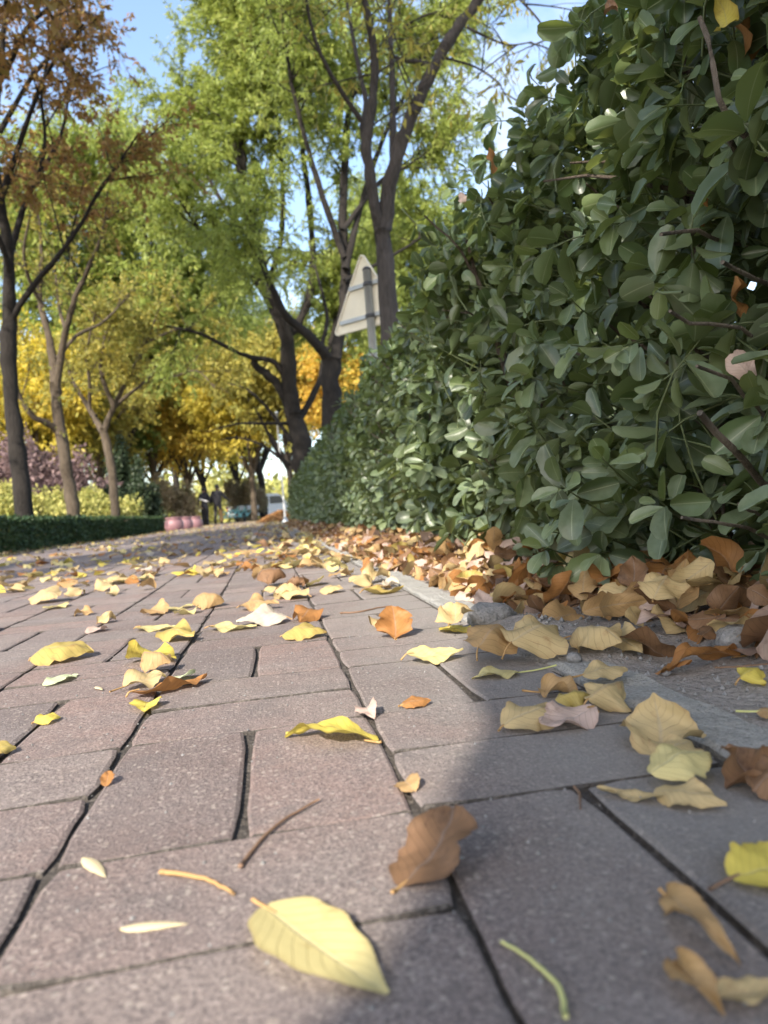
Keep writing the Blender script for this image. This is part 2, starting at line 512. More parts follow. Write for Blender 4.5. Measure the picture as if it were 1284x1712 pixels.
M['rust'] = leaf_mat('rust leaf', [(0.12, 0.14, 0.035), (0.24, 0.20, 0.05), (0.32, 0.18, 0.06), (0.24, 0.12, 0.055), (0.40, 0.27, 0.07)], 0.6, 0.3, 0.35, 0.8, 0.5, (0.5, 0.28, 0.07))
M['yellow'] = leaf_mat('yellow leaf', [(0.26, 0.30, 0.07), (0.52, 0.45, 0.09), (0.68, 0.55, 0.10), (0.66, 0.46, 0.09)], 0.55, 0.3, 0.5, 0.5, 0.5, (0.95, 0.80, 0.06))
M['amber'] = leaf_mat('amber leaf', [(0.34, 0.34, 0.08), (0.62, 0.48, 0.10), (0.68, 0.45, 0.09), (0.50, 0.29, 0.07)], 0.55, 0.3, 0.5, 0.5, 0.5, (0.95, 0.70, 0.08))
M['gold_shrub'] = leaf_mat('golden shrub leaf', [(0.16, 0.20, 0.05), (0.32, 0.33, 0.09), (0.48, 0.45, 0.14), (0.56, 0.50, 0.18)], 0.5, 0.3, 0.3, 1.2, 0.4)
M['plum'] = leaf_mat('plum leaf', [(0.10, 0.065, 0.07), (0.18, 0.12, 0.12), (0.25, 0.17, 0.165), (0.30, 0.22, 0.19)], 0.6, 0.3, 0.25, 1.2, 0.4)
M['dark_shrub'] = leaf_mat('dark evergreen leaf', [(0.018, 0.032, 0.018), (0.032, 0.052, 0.026), (0.055, 0.075, 0.032)], 0.5, 0.3, 0.15, 1.0, 0.4)
M['dry_shrub'] = leaf_mat('dry shrub leaf', [(0.16, 0.12, 0.07), (0.26, 0.19, 0.12), (0.30, 0.25, 0.15), (0.26, 0.26, 0.10)], 0.6, 0.3, 0.25, 1.0, 0.4)
F = {
    'yellow': fallen_mat('yellow fallen leaf', (0.52, 0.39, 0.07), (0.66, 0.54, 0.11), (0.40, 0.24, 0.06), 0.28),
    'pale': fallen_mat('pale yellow fallen leaf', (0.50, 0.41, 0.15), (0.63, 0.54, 0.25), (0.45, 0.32, 0.12), 0.25),
    'tan': fallen_mat('tan fallen leaf', (0.28, 0.17, 0.075), (0.43, 0.28, 0.13), (0.27, 0.15, 0.07), 0.22),
    'sand': fallen_mat('sandy fallen leaf', (0.36, 0.255, 0.125), (0.52, 0.395, 0.20), (0.36, 0.22, 0.10), 0.22),
    'brown': fallen_mat('brown fallen leaf', (0.115, 0.062, 0.034), (0.21, 0.118, 0.062), (0.06, 0.034, 0.022), 0.15),
    'orange': fallen_mat('orange fallen leaf', (0.25, 0.105, 0.035), (0.38, 0.18, 0.06), (0.22, 0.10, 0.04), 0.25),
    'olive': fallen_mat('olive fallen leaf', (0.27, 0.20, 0.058), (0.42, 0.325, 0.10), (0.30, 0.17, 0.07), 0.22),
    'mint': fallen_mat('pale green fallen leaf', (0.48, 0.54, 0.28), (0.62, 0.68, 0.42), (0.45, 0.42, 0.22), 0.25),
    'white': fallen_mat('bleached fallen leaf', (0.40, 0.33, 0.25), (0.53, 0.46, 0.37), (0.35, 0.25, 0.17), 0.2),
    'mauve': fallen_mat('mauve fallen leaf', (0.40, 0.28, 0.23), (0.55, 0.41, 0.34), (0.30, 0.18, 0.14), 0.2),
}
M['stalk_green'] = plain('green leaf stalk', (0.55, 0.55, 0.22), 0.5)
M['stalk_tan'] = plain('dry leaf stalk', (0.42, 0.25, 0.10), 0.6)
M['stalk_brown'] = plain('brown twig', (0.20, 0.12, 0.075), 0.7)
M['seed'] = plain('dry seed wing', (0.66, 0.55, 0.33), 0.6)

# ------------------------------------------------------------------ ground, paving, kerb, soil
def sheet(name, x0, x1, y0, y1, nx, ny, zf, mat):
    X, Y = np.meshgrid(np.linspace(x0, x1, nx), np.linspace(y0, y1, ny))
    Z = zf(X, Y)
    idx = np.arange(nx * ny).reshape(ny, nx)
    Q = np.stack((idx[:-1, :-1], idx[:-1, 1:], idx[1:, 1:], idx[1:, :-1]), axis=-1).reshape(-1, 4)
    return add(name, mk_mesh(name, np.stack((X, Y, Z), -1).reshape(-1, 3), Q), mat)

gnd = sheet('ground', -600, 600, -300, 900, 60, 60, lambda x, y: x * 0 - 0.075, M['verge'])
tag(gnd, 'earth ground under the paving and verges', 'ground', kind='structure')
BX0, BX1, BY0, BY1 = -2.73, 0.27, -1.6, 46.0
def pave_z(x, y):
    return 0.0035 * np.sin(x * 2.9 + 0.7) * np.sin(y * 1.7 + 0.4) + 0.0025 * np.sin(x * 6.1 + y * 3.3)
def pave_g(x, y):
    e = 0.01
    return (pave_z(x + e, y) - pave_z(x - e, y)) / (2 * e), (pave_z(x, y + e) - pave_z(x, y - e)) / (2 * e)
bed = sheet('pavement', BX0 - 0.02, BX1 + 0.005, BY0, BY1, 40, 500, lambda x, y: pave_z(x, y) - 0.0038, M['joint'])
tag(bed, 'brick footpath laid in basketweave with sandy joints', 'pavement', kind='structure')

def brick_outline(lx, ly, rng, n=5, j=0.00042):
    pts = []
    for (x0, y0), (x1, y1) in (((-lx, -ly), (lx, -ly)), ((lx, -ly), (lx, ly)), ((lx, ly), (-lx, ly)), ((-lx, ly), (-lx, -ly))):
        for k in range(n):
            t = k / n
            pts.append((x0 + (x1 - x0) * t, y0 + (y1 - y0) * t))
    P = np.array(pts)
    P += rng.normal(0, j, P.shape)
    for c in range(4):                                  # rounded corners
        P[c * n] *= 1 - 0.0022 / np.array([lx, ly])
    return P

def brick_tpl(lx, ly, seed, n=5):
    rng = rs(seed)
    o = brick_outline(lx, ly, rng, n)
    k = len(o)
    inn = o * (1 - (np.array([0.0020, 0.0005]) + np.abs(rng.normal(0, 0.0005, (k, 1)))) / np.array([lx, ly]))
    V = np.concatenate((np.c_[o, np.full(k, -0.05)], np.c_[o, np.full(k, -0.0014)], np.c_[inn, rng.normal(0, 0.0002, k)]))
    Q = [(r * k + i, r * k + (i + 1) % k, (r + 1) * k + (i + 1) % k, (r + 1) * k + i) for r in (0, 1) for i in range(k)]
    return V, Q, [list(range(2 * k, 3 * k))]

cells = []
rng = rs(11)
for ci in range(-14, 1):
    xc = 0.07 + 0.2 * ci + 0.1
    for j in range(int((BY0 - 0.4) / 0.2), int((BY1 - 0.4) / 0.2)):
        yc = 0.5 + 0.2 * j
        if (ci + j) % 2 == 1:                       # two bricks laid along the path
            cells += [(xc - 0.05, yc, 0), (xc + 0.05, yc, 0)]
        else:
            cells += [(xc, yc - 0.05, 1), (xc, yc + 0.05, 1)]
cells = np.array(cells)
px, py, dep = project(np.c_[cells[:, :2], np.zeros(len(cells))])
infr = (dep > 0.05) & (px > -60) & (px < 1344) & (py < 1800)
order = np.argsort(np.where(infr, np.hypot(cells[:, 0], cells[:, 1]), 1e9))
near = set(order[:290].tolist())
tpl_l = [brick_tpl(0.0478, 0.0993, 100 + i) for i in range(6)]
tpl_c = [brick_tpl(0.0978, 0.0493, 200 + i) for i in range(6)]
def brick_slots(t):
    k = len(t[1]) // 2
    return [1] * k + [0 if (i // (k // 4)) % 2 else 1 for i in range(k)] + [0]
def brick_mesh(t):
    me = mk_mesh('brick', t[0], t[1], None, None, False, t[2])
    me.materials.append(M['paver']); me.materials.append(M['joint'])
    k = len(t[1]) // 2
    me.polygons.foreach_set('material_index', np.array(brick_slots(t), dtype=np.int32))
    return me
me_l = [brick_mesh(t) for t in tpl_l]
me_c = [brick_mesh(t) for t in tpl_c]
low_l, low_c = brick_tpl(0.0478, 0.0993, 300, 1), brick_tpl(0.0978, 0.0493, 301, 1)
far = MB()
slots_q = []
for i, (x, y, k) in enumerate(cells):
    dz = rng.normal(0, 0.0004)
    gx, gy = pave_g(x, y)
    if i in near:
        me = (me_c if k else me_l)[rng.randint(6)]
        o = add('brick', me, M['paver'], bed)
        o.location = (x + rng.normal(0, 0.0005), y + rng.normal(0, 0.0005), pave_z(x, y) + dz)
        fl_ = -1 if rng.rand() < 0.5 else 1
        o.rotation_euler = (fl_ * gy + rng.normal(0, 0.0015), -fl_ * gx + rng.normal(0, 0.0015), rng.normal(0, 0.003) + (math.pi if fl_ < 0 else 0))
    elif y > -0.9:
        t = low_c if k else low_l
        if y < 3.0: t = (tpl_c if k else tpl_l)[rng.randint(6)]
        slots_q += brick_slots(t)[:-1]
        V = t[0].copy()
        V[:, 2] += (V[:, 0] * (gx + rng.normal(0, 0.0015)) + V[:, 1] * (gy + rng.normal(0, 0.0015)))
        far.put(V + np.array((x, y, pave_z(x, y) + dz)), t[1], None, t[2])
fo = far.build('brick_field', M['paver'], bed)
fo.data.materials.append(M['joint'])
nq = sum(len(q) for q in far.Q)
fo.data.polygons.foreach_set('material_index', np.array(slots_q + [0] * len(far.N), dtype=np.int32))
fo['kind'] = 'stuff'

# kerb stones along the hedge side
kerb = empty('kerb', (0, 0, 0))
tag(kerb, 'narrow pale concrete kerb between the brick path and the hedge soil', 'kerb', kind='structure')
rng = rs(5)
yk = -1.0
kt = []
for v in range(3):
    m = MB()
    n = 26
    ys = np.linspace(0.003, 0.617, n)
    prof = [(0.0, -0.09), (0.0, -0.003), (0.005, 0.0), (0.050, 0.001), (0.055, -0.003), (0.055, -0.09)]
    V = np.array([(x + rng.normal(0, 0.0012), y, z + rng.normal(0, 0.0010)) for y in ys for x, z in prof])
    Q = [(a * 6 + b, a * 6 + b + 1, (a + 1) * 6 + b + 1, (a + 1) * 6 + b) for a in range(n - 1) for b in range(5)]
    m.put(V, [q[::-1] for q in Q], None, [[5, 4, 3, 2, 1, 0][::-1], [(n - 1) * 6 + i for i in range(6)][::-1]])
    kt.append(m.mesh('kerb_stone', False))
i = 0
while yk < 18:
    o = add('kerb_stone', kt[i % 3], M['kerb'], kerb)
    o.location = (0.2775, yk, 0.0025 + rng.normal(0, 0.0015))
    yk += 0.62
    i += 1

def soil_z(x, y):
    t = np.clip((x - 0.33) / 0.25, 0, 1)
    z = 0.0015 + 0.021 * t * t * (3 - 2 * t)
    z = z + 0.006 * lump(x * 2.2, y * 2.0, 3.0) * np.clip((x - 0.335) / 0.05, 0, 1) + 0.0025 * lump(x * 9, y * 8, 1.0)
    return z
soil = sheet('planting_bed', 0.331, 2.6, -1.5, 30, 120, 900, soil_z, M['soil'])
tag(soil, 'dry dusty soil bed running under the clipped hedge', 'soil bed', kind='structure')
def dust_z(x, y):   # dirt washed over the kerb and the last bricks
    c = np.exp(-((y - 0.86) / 0.20) ** 4) * np.exp(-((x - 0.335) / 0.088) ** 2)
    return -0.012 + 0.027 * c + 0.0022 * lump(x * 12, y * 11, 2.0) * (0.3 + c) + 0.004 * lump(x * 3.0, y * 2.5, 6.0) * c
dirt = sheet('dirt_spill', 0.13, 0.50, 0.30, 1.5, 90, 260, dust_z, M['soil'])
tag(dirt, 'thin spill of dry earth washed over the kerb', 'dirt', kind='stuff')

# ------------------------------------------------------------------ trees
def tree_parts(seed, trunk, limbs, n2=12, n3=10, L2=1.6, L3=0.7, up=0.35, droop=0.0, per=30, leaf=0.09, tpl=None, r2=0.014, jit=0.05, t0=0.25, spread=1.0, lean=None):
    """trunk/limbs: (points, r0, r1). returns wood mesh data and leaf mesh data"""
    rng = rs(seed)
    m = MB()
    for (pts, ra, rb), sides in [(trunk, 12)] + [(l[:3], 9) for l in limbs]:
        n = max(8, int(len(pts) * 4))
        P = resample(pts, n, ra * 0.06, rng)
        R = np.linspace(ra, rb, n) * (1 + rng.normal(0, 0.065, n))
        m.tube(P, R, sides)
    b_pts, tw = [], []
    for lm in limbs:
        pts, ra, rb = lm[:3]
        P = resample(pts, 24)
        Ln = np.linalg.norm(np.diff(P, axis=0), axis=1).sum()
        k2 = max(3, int(n2 * min(1.6, Ln / 4.0))) if len(lm) < 4 else lm[3]
        for _ in range(k2):
            t = t0 + (1 - t0) * rng.rand() ** 0.8
            i = min(22, int(t * 23))
            tan = unit(P[i + 1] - P[i])
            d = unit(tan * 0.55 + unit(rng.normal(0, 1, 3)) * 0.9 * spread + np.array((0, 0, up)))
            if lean is not None: d = unit(d + np.array(lean))
            L = L2 * (0.5 + 0.7 * rng.rand()) * (1.15 - 0.5 * t)
            s = np.linspace(0, 1, 7)[:, None]
            Q = P[i] + d * L * s + np.array((0, 0, 1.0)) * (L * 0.12 * s ** 2 * (1 if droop == 0 else -droop * 0.6)) + np.cumsum(rng.normal(0, jit * L * 0.25, (7, 3)), axis=0) * s
            b_pts.append(Q)
            for _ in range(n3):
                tt = 0.15 + 0.85 * rng.rand()
                k = min(5, int(tt * 6))
                td = unit(Q[k + 1] - Q[k])
                e = unit(td * 0.6 + unit(rng.normal(0, 1, 3)) * 0.85 + np.array((0, 0, up * 0.6 - droop * 0.5)))
                l3 = L3 * (0.5 + rng.rand())
                s5 = np.linspace(0, 1, 5)[:, None]
                p0 = Q[k] + (Q[k + 1] - Q[k]) * rng.rand()
                tw.append(p0 + e * l3 * s5 - np.array((0, 0, 1.0)) * (droop * l3 * 0.7 * s5 ** 2) + np.cumsum(rng.normal(0, 0.03 * l3, (5, 3)), axis=0) * s5)
    b_pts, tw = np.array(b_pts), np.array(tw)
    V, Q = tube_np(b_pts, np.broadcast_to(np.linspace(r2, r2 * 0.35, 7), b_pts.shape[:2]), 5)
    m.put(V, Q)
    V, Q = tube_np(tw, np.broadcast_to(np.linspace(r2 * 0.38, r2 * 0.16, 5), tw.shape[:2]), 3)
    m.put(V, Q)
    N = len(tw) * per
    ti = np.repeat(np.arange(len(tw)), per)
    f = rng.rand(N) ** 0.8 * 3.999
    k = f.astype(int)
    fr = (f - k)[:, None]
    P = tw[ti, k] * (1 - fr) + tw[ti, k + 1] * fr
    td = unit(tw[ti, k + 1] - tw[ti, k])
    d = unit(td * 0.5 + unit(rng.normal(0, 1, (N, 3))) * 0.8 - np.array((0, 0, 0.35 + droop * 0.6)))
    P = P + rng.normal(0, leaf * 0.25, (N, 3))
    Rm = frames(d, unit(rng.normal(0, 1, (N, 3)) + np.array((0, 0, 0.7))))
    S = leaf * (0.6 + 0.7 * rng.rand(N))
    if per:
        lv = leaf_batch(tpl, P, Rm, S, rng)
    else:
        lv = None
    return m, lv

T_BROAD = [leaf_tpl(3, 3, 'ovate', 0.5, 0.25, 0.3 * s, 0, 0, 0, 1) for s in (-1, 0, 1)]
T_WILLOW = [leaf_tpl(4, 2, 'willow', 0.26, 0.0, 0.5 * s, 0, 0.4, 0, 1) for s in (-1, 0, 1)]

def tree(name, label, seed, trunk, limbs, bark, leafm, group=None, cat='tree', **kw):
    base = np.array(trunk[0][0])
    m, lv = tree_parts(seed, trunk, limbs, **kw)
    root = empty(name, tuple(base))
    for i in range(len(m.V)): m.V[i] = m.V[i] - base
    m.build('trunk', bark, root, True)
    if lv is not None:
        add('crown', mk_mesh('crown', lv[0] - base, lv[1], None, None, True), leafm, root)
    tag(root, label, cat, group)
    return root

def pxs(Y, pts, dy=None, rng=None, d=0.0):
    """points of a limb from where it shows, Y metres down the path, drifting in depth"""
    out = []
    acc = 0.0
    for i, (a, b) in enumerate(pts):
        if i: acc += d
        out.append(at(a, b, Y + acc))
    return out

def base_of(p, z=-0.07):
    q = np.array(p); q[2] = z
    return q

# tree rising behind the near hedge, two bare forking stems
Y = 6.0
tr0 = [base_of(at(655, 700, Y)), at(654, 600, Y), at(650, 520, Y), at(645, 450, Y), at(638, 385, Y)]
limbs = [
    (pxs(Y, [(636, 392), (625, 340), (617, 280), (612, 240), (622, 180), (627, 110), (618, 40), (600, -40), (590, -140)], d=-0.06), 0.055, 0.016),
    (pxs(Y, [(613, 250), (606, 215), (612, 170), (603, 130), (590, 60), (575, -20)], d=0.08), 0.028, 0.012),
    (pxs(Y, [(606, 205), (572, 155), (545, 110), (525, 60), (512, 0), (500, -70)], d=-0.12), 0.022, 0.009),
    (pxs(Y, [(642, 385), (650, 320), (657, 285), (672, 235), (692, 185), (720, 122), (762, 50), (800, 0), (850, -70), (900, -150)], d=-0.05), 0.07, 0.026),
    (pxs(Y, [(655, 292), (657, 220), (656, 130), (652, 40), (650, -60), (640, -150)], d=0.08), 0.032, 0.014),
    (pxs(Y, [(718, 108), (695, 103), (672, 100), (655, 90), (640, 60)], d=0.07), 0.024, 0.008),
    (pxs(Y, [(770, 40), (810, 60), (850, 75), (890, 70)], d=-0.15), 0.014, 0.005),
    (pxs(Y, [(735, 95), (790, 110), (830, 135), (845, 160)], d=0.10), 0.013, 0.005),
    (pxs(Y, [(830, -40), (870, 0), (905, 40), (930, 90)], d=-0.1), 0.014, 0.004),
]
tree('street_tree', 'slender grey-brown tree forking into bare upright stems beside the triangular sign', 21, (tr0, 0.082, 0.075), limbs,
     M['bark_grey'], M['olive'], n2=7, n3=7, L2=0.9, L3=0.45, up=0.2, droop=0.3, per=7, leaf=0.085, tpl=T_WILLOW, r2=0.008, t0=0.35)

# spreading pair of willows half way along the hedge
Y = 15.0
tr0 = [base_of(at(512, 860, Y)), at(508, 800, Y), at(502, 740, Y), at(492, 690, Y)]
limbs = [
    (pxs(Y, [(492, 700), (483, 630), (478, 560), (457, 512), (434, 455), (424, 400), (405, 300), (405, 180), (415, 60), (420, -60)], d=-0.1), 0.17, 0.04),
    (pxs(Y, [(494, 712), (520, 668), (536, 632), (541, 600), (560, 540), (560, 420)], d=0.2), 0.08, 0.03),
    (pxs(Y, [(488, 690), (465, 645), (445, 625), (428, 612), (425, 596)], d=-0.1), 0.11, 0.07, 0),
    (pxs(Y, [(484, 640), (458, 606), (425, 598), (398, 590), (340, 560), (280, 545)], d=-0.25), 0.07, 0.02, 2),
    (pxs(Y, [(488, 738), (455, 692), (412, 650), (370, 640)], d=0.3), 0.05, 0.015, 0),
    (pxs(Y, [(486, 708), (440, 708), (400, 708), (345, 722)], d=-0.3), 0.04, 0.012, 0),
    (pxs(Y, [(482, 785), (456, 742), (436, 700), (425, 680)], d=-0.2), 0.045, 0.014, 0),
    (pxs(Y, [(484, 778), (440, 745), (400, 732), (370, 735)], d=0.25), 0.04, 0.012, 0),
    (pxs(Y, [(478, 562), (500, 540), (522, 470), (518, 350), (500, 200), (490, 40), (480, -60)], d=0.15), 0.09, 0.025),
    (pxs(Y, [(445, 480), (470, 400), (470, 260), (452, 110), (440, -20)], d=-0.25), 0.06, 0.02),
    (pxs(Y, [(434, 455), (390, 370), (350, 300), (335, 240), (340, 190)], d=0.25), 0.06, 0.02),
    (pxs(Y, [(457, 512), (400, 440), (340, 390), (290, 320)], d=-0.35), 0.05, 0.015),
    (pxs(Y, [(405, 300), (385, 200), (400, 100), (415, 0), (420, -70)], d=0.2), 0.05, 0.015),
]
tree('willow_tree', 'old dark spreading tree with low crooked limbs at the far end of the hedge', 22, (tr0, 0.27, 0.19), limbs,
     M['bark_dark'], M['willow'], n2=21, n3=15, L2=1.7, L3=0.7, up=0.3, droop=0.4, per=56, leaf=0.10, tpl=T_WILLOW, r2=0.018, t0=0.5)
Y = 12.0
tr0 = [base_of(at(560, 840, Y)), at(556, 740, Y), at(553, 660, Y), at(556, 600, Y)]
limbs = [
    (pxs(Y, [(558, 612), (570, 545), (578, 450), (573, 380), (578, 250), (590, 110), (595, -40)], d=0.08), 0.105, 0.03),
    (pxs(Y, [(552, 602), (525, 570), (492, 540), (472, 520), (440, 440), (420, 350)], d=-0.2), 0.09, 0.03),
    (pxs(Y, [(552, 620), (538, 585), (547, 535), (540, 495), (520, 420)], d=0.2), 0.05, 0.015, 2),
    (pxs(Y, [(578, 450), (610, 320), (650, 210), (700, 120), (740, 20)], d=0.25), 0.06, 0.02),
    (pxs(Y, [(575, 430), (530, 300), (490, 150), (470, 20)], d=-0.25), 0.06, 0.02),
    (pxs(Y, [(573, 385), (640, 300), (700, 270), (760, 230)], d=0.3), 0.05, 0.015),
    (pxs(Y, [(576, 470), (650, 430), (700, 400), (740, 370)], d=0.4), 0.04, 0.012),
    (pxs(Y, [(585, 170), (640, 80), (700, 30), (780, 10)], d=0.3), 0.035, 0.012),
]
tree('willow_tree', 'upright dark-trunked tree with yellow-green drooping foliage behind the sign', 23, (tr0, 0.21, 0.16), limbs,
     M['bark_dark'], M['willow'], n2=14, n3=13, L2=1.5, L3=0.65, up=0.3, droop=0.4, per=52, leaf=0.09, tpl=T_WILLOW, r2=0.016, t0=0.5)

# row of trees behind the low hedge
Y = 10.4
tr0 = [base_of(at(42, 870, Y)), at(34, 800, Y), at(22, 700, Y), at(15, 600, Y), at(16, 520, Y)]
limbs = [
    (pxs(Y, [(16, 540), (16, 470), (12, 400), (0, 340), (-10, 240), (0, 120), (10, 0)], d=-0.1), 0.09, 0.025),
    (pxs(Y, [(18, 540), (40, 500), (72, 458), (100, 425), (135, 375), (165, 320), (190, 285), (230, 225)], d=-0.2), 0.048, 0.010),
    (pxs(Y, [(14, 440), (28, 385), (50, 320), (80, 270), (105, 215), (120, 130)], d=0.15), 0.05, 0.012),
    (pxs(Y, [(18, 480), (10, 430), (-20, 360), (-60, 280)], d=-0.3), 0.05, 0.015),
    (pxs(Y, [(0, 340), (40, 220), (80, 120), (140, 40)], d=-0.3), 0.045, 0.014),
    (pxs(Y, [(60, 310), (75, 240), (70, 150), (90, 60)], d=-0.2), 0.03, 0.01),
    (pxs(Y, [(0, 220), (60, 120), (120, 70), (170, 60)], d=0.25), 0.04, 0.012),
    (pxs(Y, [(5, 130), (50, 40), (110, 0), (180, -40)], d=-0.2), 0.04, 0.012),
]
tree('street_tree', 'dark straight-trunked tree with thin rusty foliage, nearest in the row behind the low hedge', 24, (tr0, 0.125, 0.095), limbs,
     M['bark_dark'], M['rust'], 'trees behind the low hedge', n2=10, n3=9, L2=1.2, L3=0.5, up=0.3, droop=0.2, per=24, leaf=0.078, tpl=T_BROAD, r2=0.012, t0=0.3)
Y = 13.0
tr0 = [base_of(at(126, 870, Y)), at(116, 810, Y), at(103, 730, Y), at(95, 680, Y), at(92, 640, Y)]
limbs = [
    (pxs(Y, [(97, 722), (80, 708), (58, 698), (38, 672), (26, 640), (15, 590)], d=-0.15), 0.06, 0.02),
    (pxs(Y, [(92, 655), (90, 610), (78, 548), (66, 490), (70, 420), (60, 330)], d=0.15), 0.08, 0.018),
    (pxs(Y, [(93, 655), (103, 590), (112, 548), (125, 500), (150, 445), (172, 385), (180, 320)], d=-0.2), 0.07, 0.014),
    (pxs(Y, [(110, 552), (100, 520), (95, 480), (90, 430)], d=0.2), 0.035, 0.01),
    (pxs(Y, [(95, 600), (130, 560), (170, 540), (210, 500)], d=0.25), 0.04, 0.012),
    (pxs(Y, [(70, 510), (50, 470), (40, 420), (50, 360)], d=-0.3), 0.04, 0.012),
]
tree('street_tree', 'forked tan-trunked tree leaning beside the yellow-green shrub, second in the row', 25, (tr0, 0.115, 0.09), limbs,
     M['bark_tan'], M['olive'], 'trees behind the low hedge', n2=10, n3=9, L2=1.2, L3=0.55, up=0.3, droop=0.1, per=8, leaf=0.08, tpl=T_BROAD, r2=0.011, t0=0.35)
Y = 16.2
tr0 = [base_of(at(194, 870, Y)), at(188, 800, Y), at(180, 750, Y), at(172, 715, Y)]
limbs = [
    (pxs(Y, [(172, 722), (158, 698), (140, 668), (122, 640), (110, 600)], d=0.2), 0.075, 0.025),
    (pxs(Y, [(174, 722), (185, 690), (190, 680), (178, 650), (168, 610), (180, 540)], d=-0.1), 0.07, 0.02),
    (pxs(Y, [(190, 682), (212, 662), (240, 640), (275, 600)], d=-0.2), 0.05, 0.015),
    (pxs(Y, [(190, 680), (220, 620), (250, 560), (270, 500)], d=0.2), 0.05, 0.015),
    (pxs(Y, [(150, 685), (150, 640), (145, 590), (160, 520)], d=-0.25), 0.045, 0.015),
    (pxs(Y, [(240, 640), (290, 630), (330, 620), (360, 650)], d=-0.3), 0.035, 0.012),
    (pxs(Y, [(250, 570), (300, 550), (340, 560)], d=0.4), 0.035, 0.012),
]
tree('street_tree', 'low forking tree with dense olive foliage, third in the row beside the dark bush', 26, (tr0, 0.105, 0.085), limbs,
     M['bark_tan'], M['olive'], 'trees behind the low hedge', n2=11, n3=11, L2=1.3, L3=0.6, up=0.35, droop=0.1, per=24, leaf=0.095, tpl=T_BROAD, r2=0.012, t0=0.35)

# generic crowns for the trees further off
def generic(seed, H, R, r, zc, nl=9):
    rng = rs(seed)
    tr = ([(0, 0, -0.07), (rng.normal(0, 0.06), rng.normal(0, 0.06), zc * 0.5), (rng.normal(0, 0.12), rng.normal(0, 0.12), zc)], r, r * 0.75)
    top = np.array(tr[0][-1])
    L = []
    for i in range(nl):
        a = i * 2.4 + rng.rand()
        e = 0.25 + 1.1 * rng.rand()
        R_ = R * (0.6 + 0.5 * rng.rand())
        end = top + np.array((math.cos(a) * R_ * math.cos(e * 0.9), math.sin(a) * R_ * math.cos(e * 0.9), (H - zc) * (0.25 + 0.75 * math.sin(e * 1.2)) * (0.75 + 0.3 * rng.rand())))
        st = top * (0.75 + 0.25 * rng.rand()) 
        mid = st * 0.5 + end * 0.5 + np.array((0, 0, 0.12 * (H - zc))) + rng.normal(0, 0.1 * R, 3)
        L.append(([st, mid, end], r * 0.5, r * 0.12))
    return tr, L

PROTO = {}
def proto(key, seed, H, R, r, zc, leaf, per, n2, n3, tpl, L2, L3, droop=0.15):
    tr, L = generic(seed, H, R, r, zc)
    m, lv = tree_parts(seed, tr, L, n2=n2, n3=n3, L2=L2, L3=L3, up=0.25, droop=droop, per=per, leaf=leaf, tpl=tpl, r2=0.02, t0=0.3)
    PROTO[key] = (m.mesh('trunk', True), mk_mesh('crown', lv[0], lv[1], None, None, True))

def plant(key, name, label, x, y, s, rz, bark, leafm, group, cat='tree', sz=1.0):
    root = empty(name, (x, y, 0))
    root.rotation_euler = (0, 0, rz)
    root.scale = (s, s, s * sz)
    add('trunk', PROTO[key][0], bark, root)
    add('crown', PROTO[key][1], leafm, root)
    return tag(root, label, cat, group)

proto('spread', 31, 8.0, 3.2, 0.16, 2.6, 0.20, 13, 14, 12, T_BROAD, 1.7, 0.8)
proto('tall', 32, 13.0, 3.4, 0.22, 3.2, 0.20, 20, 20, 14, T_WILLOW, 2.0, 1.0, 0.4)
proto('round', 33, 6.5, 2.6, 0.13, 2.0, 0.17, 13, 14, 12, T_BROAD, 1.4, 0.7)
G = 'trees further along the path'
def X(pxx, y): return at(pxx, 860, y)[0]
FARTREES = [
    ('round', 'broad yellow tree between the two nearest row trunks', X(75, 27), 27, 1.1, 0.3, 'bark_tan', 'yellow'),
    ('round', 'yellow-olive tree showing through the fork of the third row tree', X(165, 30), 30, 1.15, 2.0, 'bark_tan', 'olive'),
    ('spread', 'fresh green tree just left of the golden tree', X(205, 36), 36, 0.9, 1.0, 'bark_tan', 'green'),
    ('round', 'bright golden amber tree above the dry brown bush', X(258, 37), 37, 1.35, 4.0, 'bark_tan', 'amber'),
    ('tall', 'tall green tree filling the gap left of the open sky', X(215, 34), 34, 1.5, 0.7, 'bark_dark', 'willow'),
    ('round', 'golden tree over the two walking people', X(322, 39), 39, 1.3, 5.0, 'bark_tan', 'amber'),
    ('round', 'yellow-green tree with a slim pale trunk behind the walking people', X(342, 44), 44, 1.45, 1.4, 'bark_dark', 'yellow'),
    ('spread', 'yellow tree framed by the low limbs of the old dark tree', X(425, 34), 34, 1.0, 2.7, 'bark_tan', 'yellow'),
    ('spread', 'olive tree at the bend of the path above the white vehicle', X(400, 58), 58, 1.3, 0.2, 'bark_dark', 'olive'),
    ('spread', 'green-yellow tree behind the white pole', X(490, 30), 30, 1.05, 3.3, 'bark_dark', 'olive'),
    ('tall', 'tall willow standing behind the hedge right of the sign', X(700, 26), 26, 0.95, 1.9, 'bark_dark', 'willow'),
    ('spread', 'golden tree low behind the sign pole', X(600, 28), 28, 0.85, 5.1, 'bark_tan', 'amber'),
    ('tall', 'tall yellow-green tree far behind the old dark tree', X(440, 48), 48, 1.2, 3.9, 'bark_dark', 'willow'),
    ('tall', 'far willow seen above the golden trees', X(300, 52), 52, 1.25, 2.2, 'bark_dark', 'willow'),
    ('tall', 'far green tree at the picture edge behind the purple shrubs', X(-30, 40), 40, 0.85, 2.9, 'bark_dark', 'olive'),
    ('spread', 'tree far off over the purple shrubs, thin yellow crown', X(110, 48), 48, 1.1, 1.2, 'bark_tan', 'yellow'),
]
for key, lab, x, y, s, rz, bk, lf in FARTREES:
    plant(key, 'background_tree', lab, x, y, s, rz, M[bk], M[lf], G)
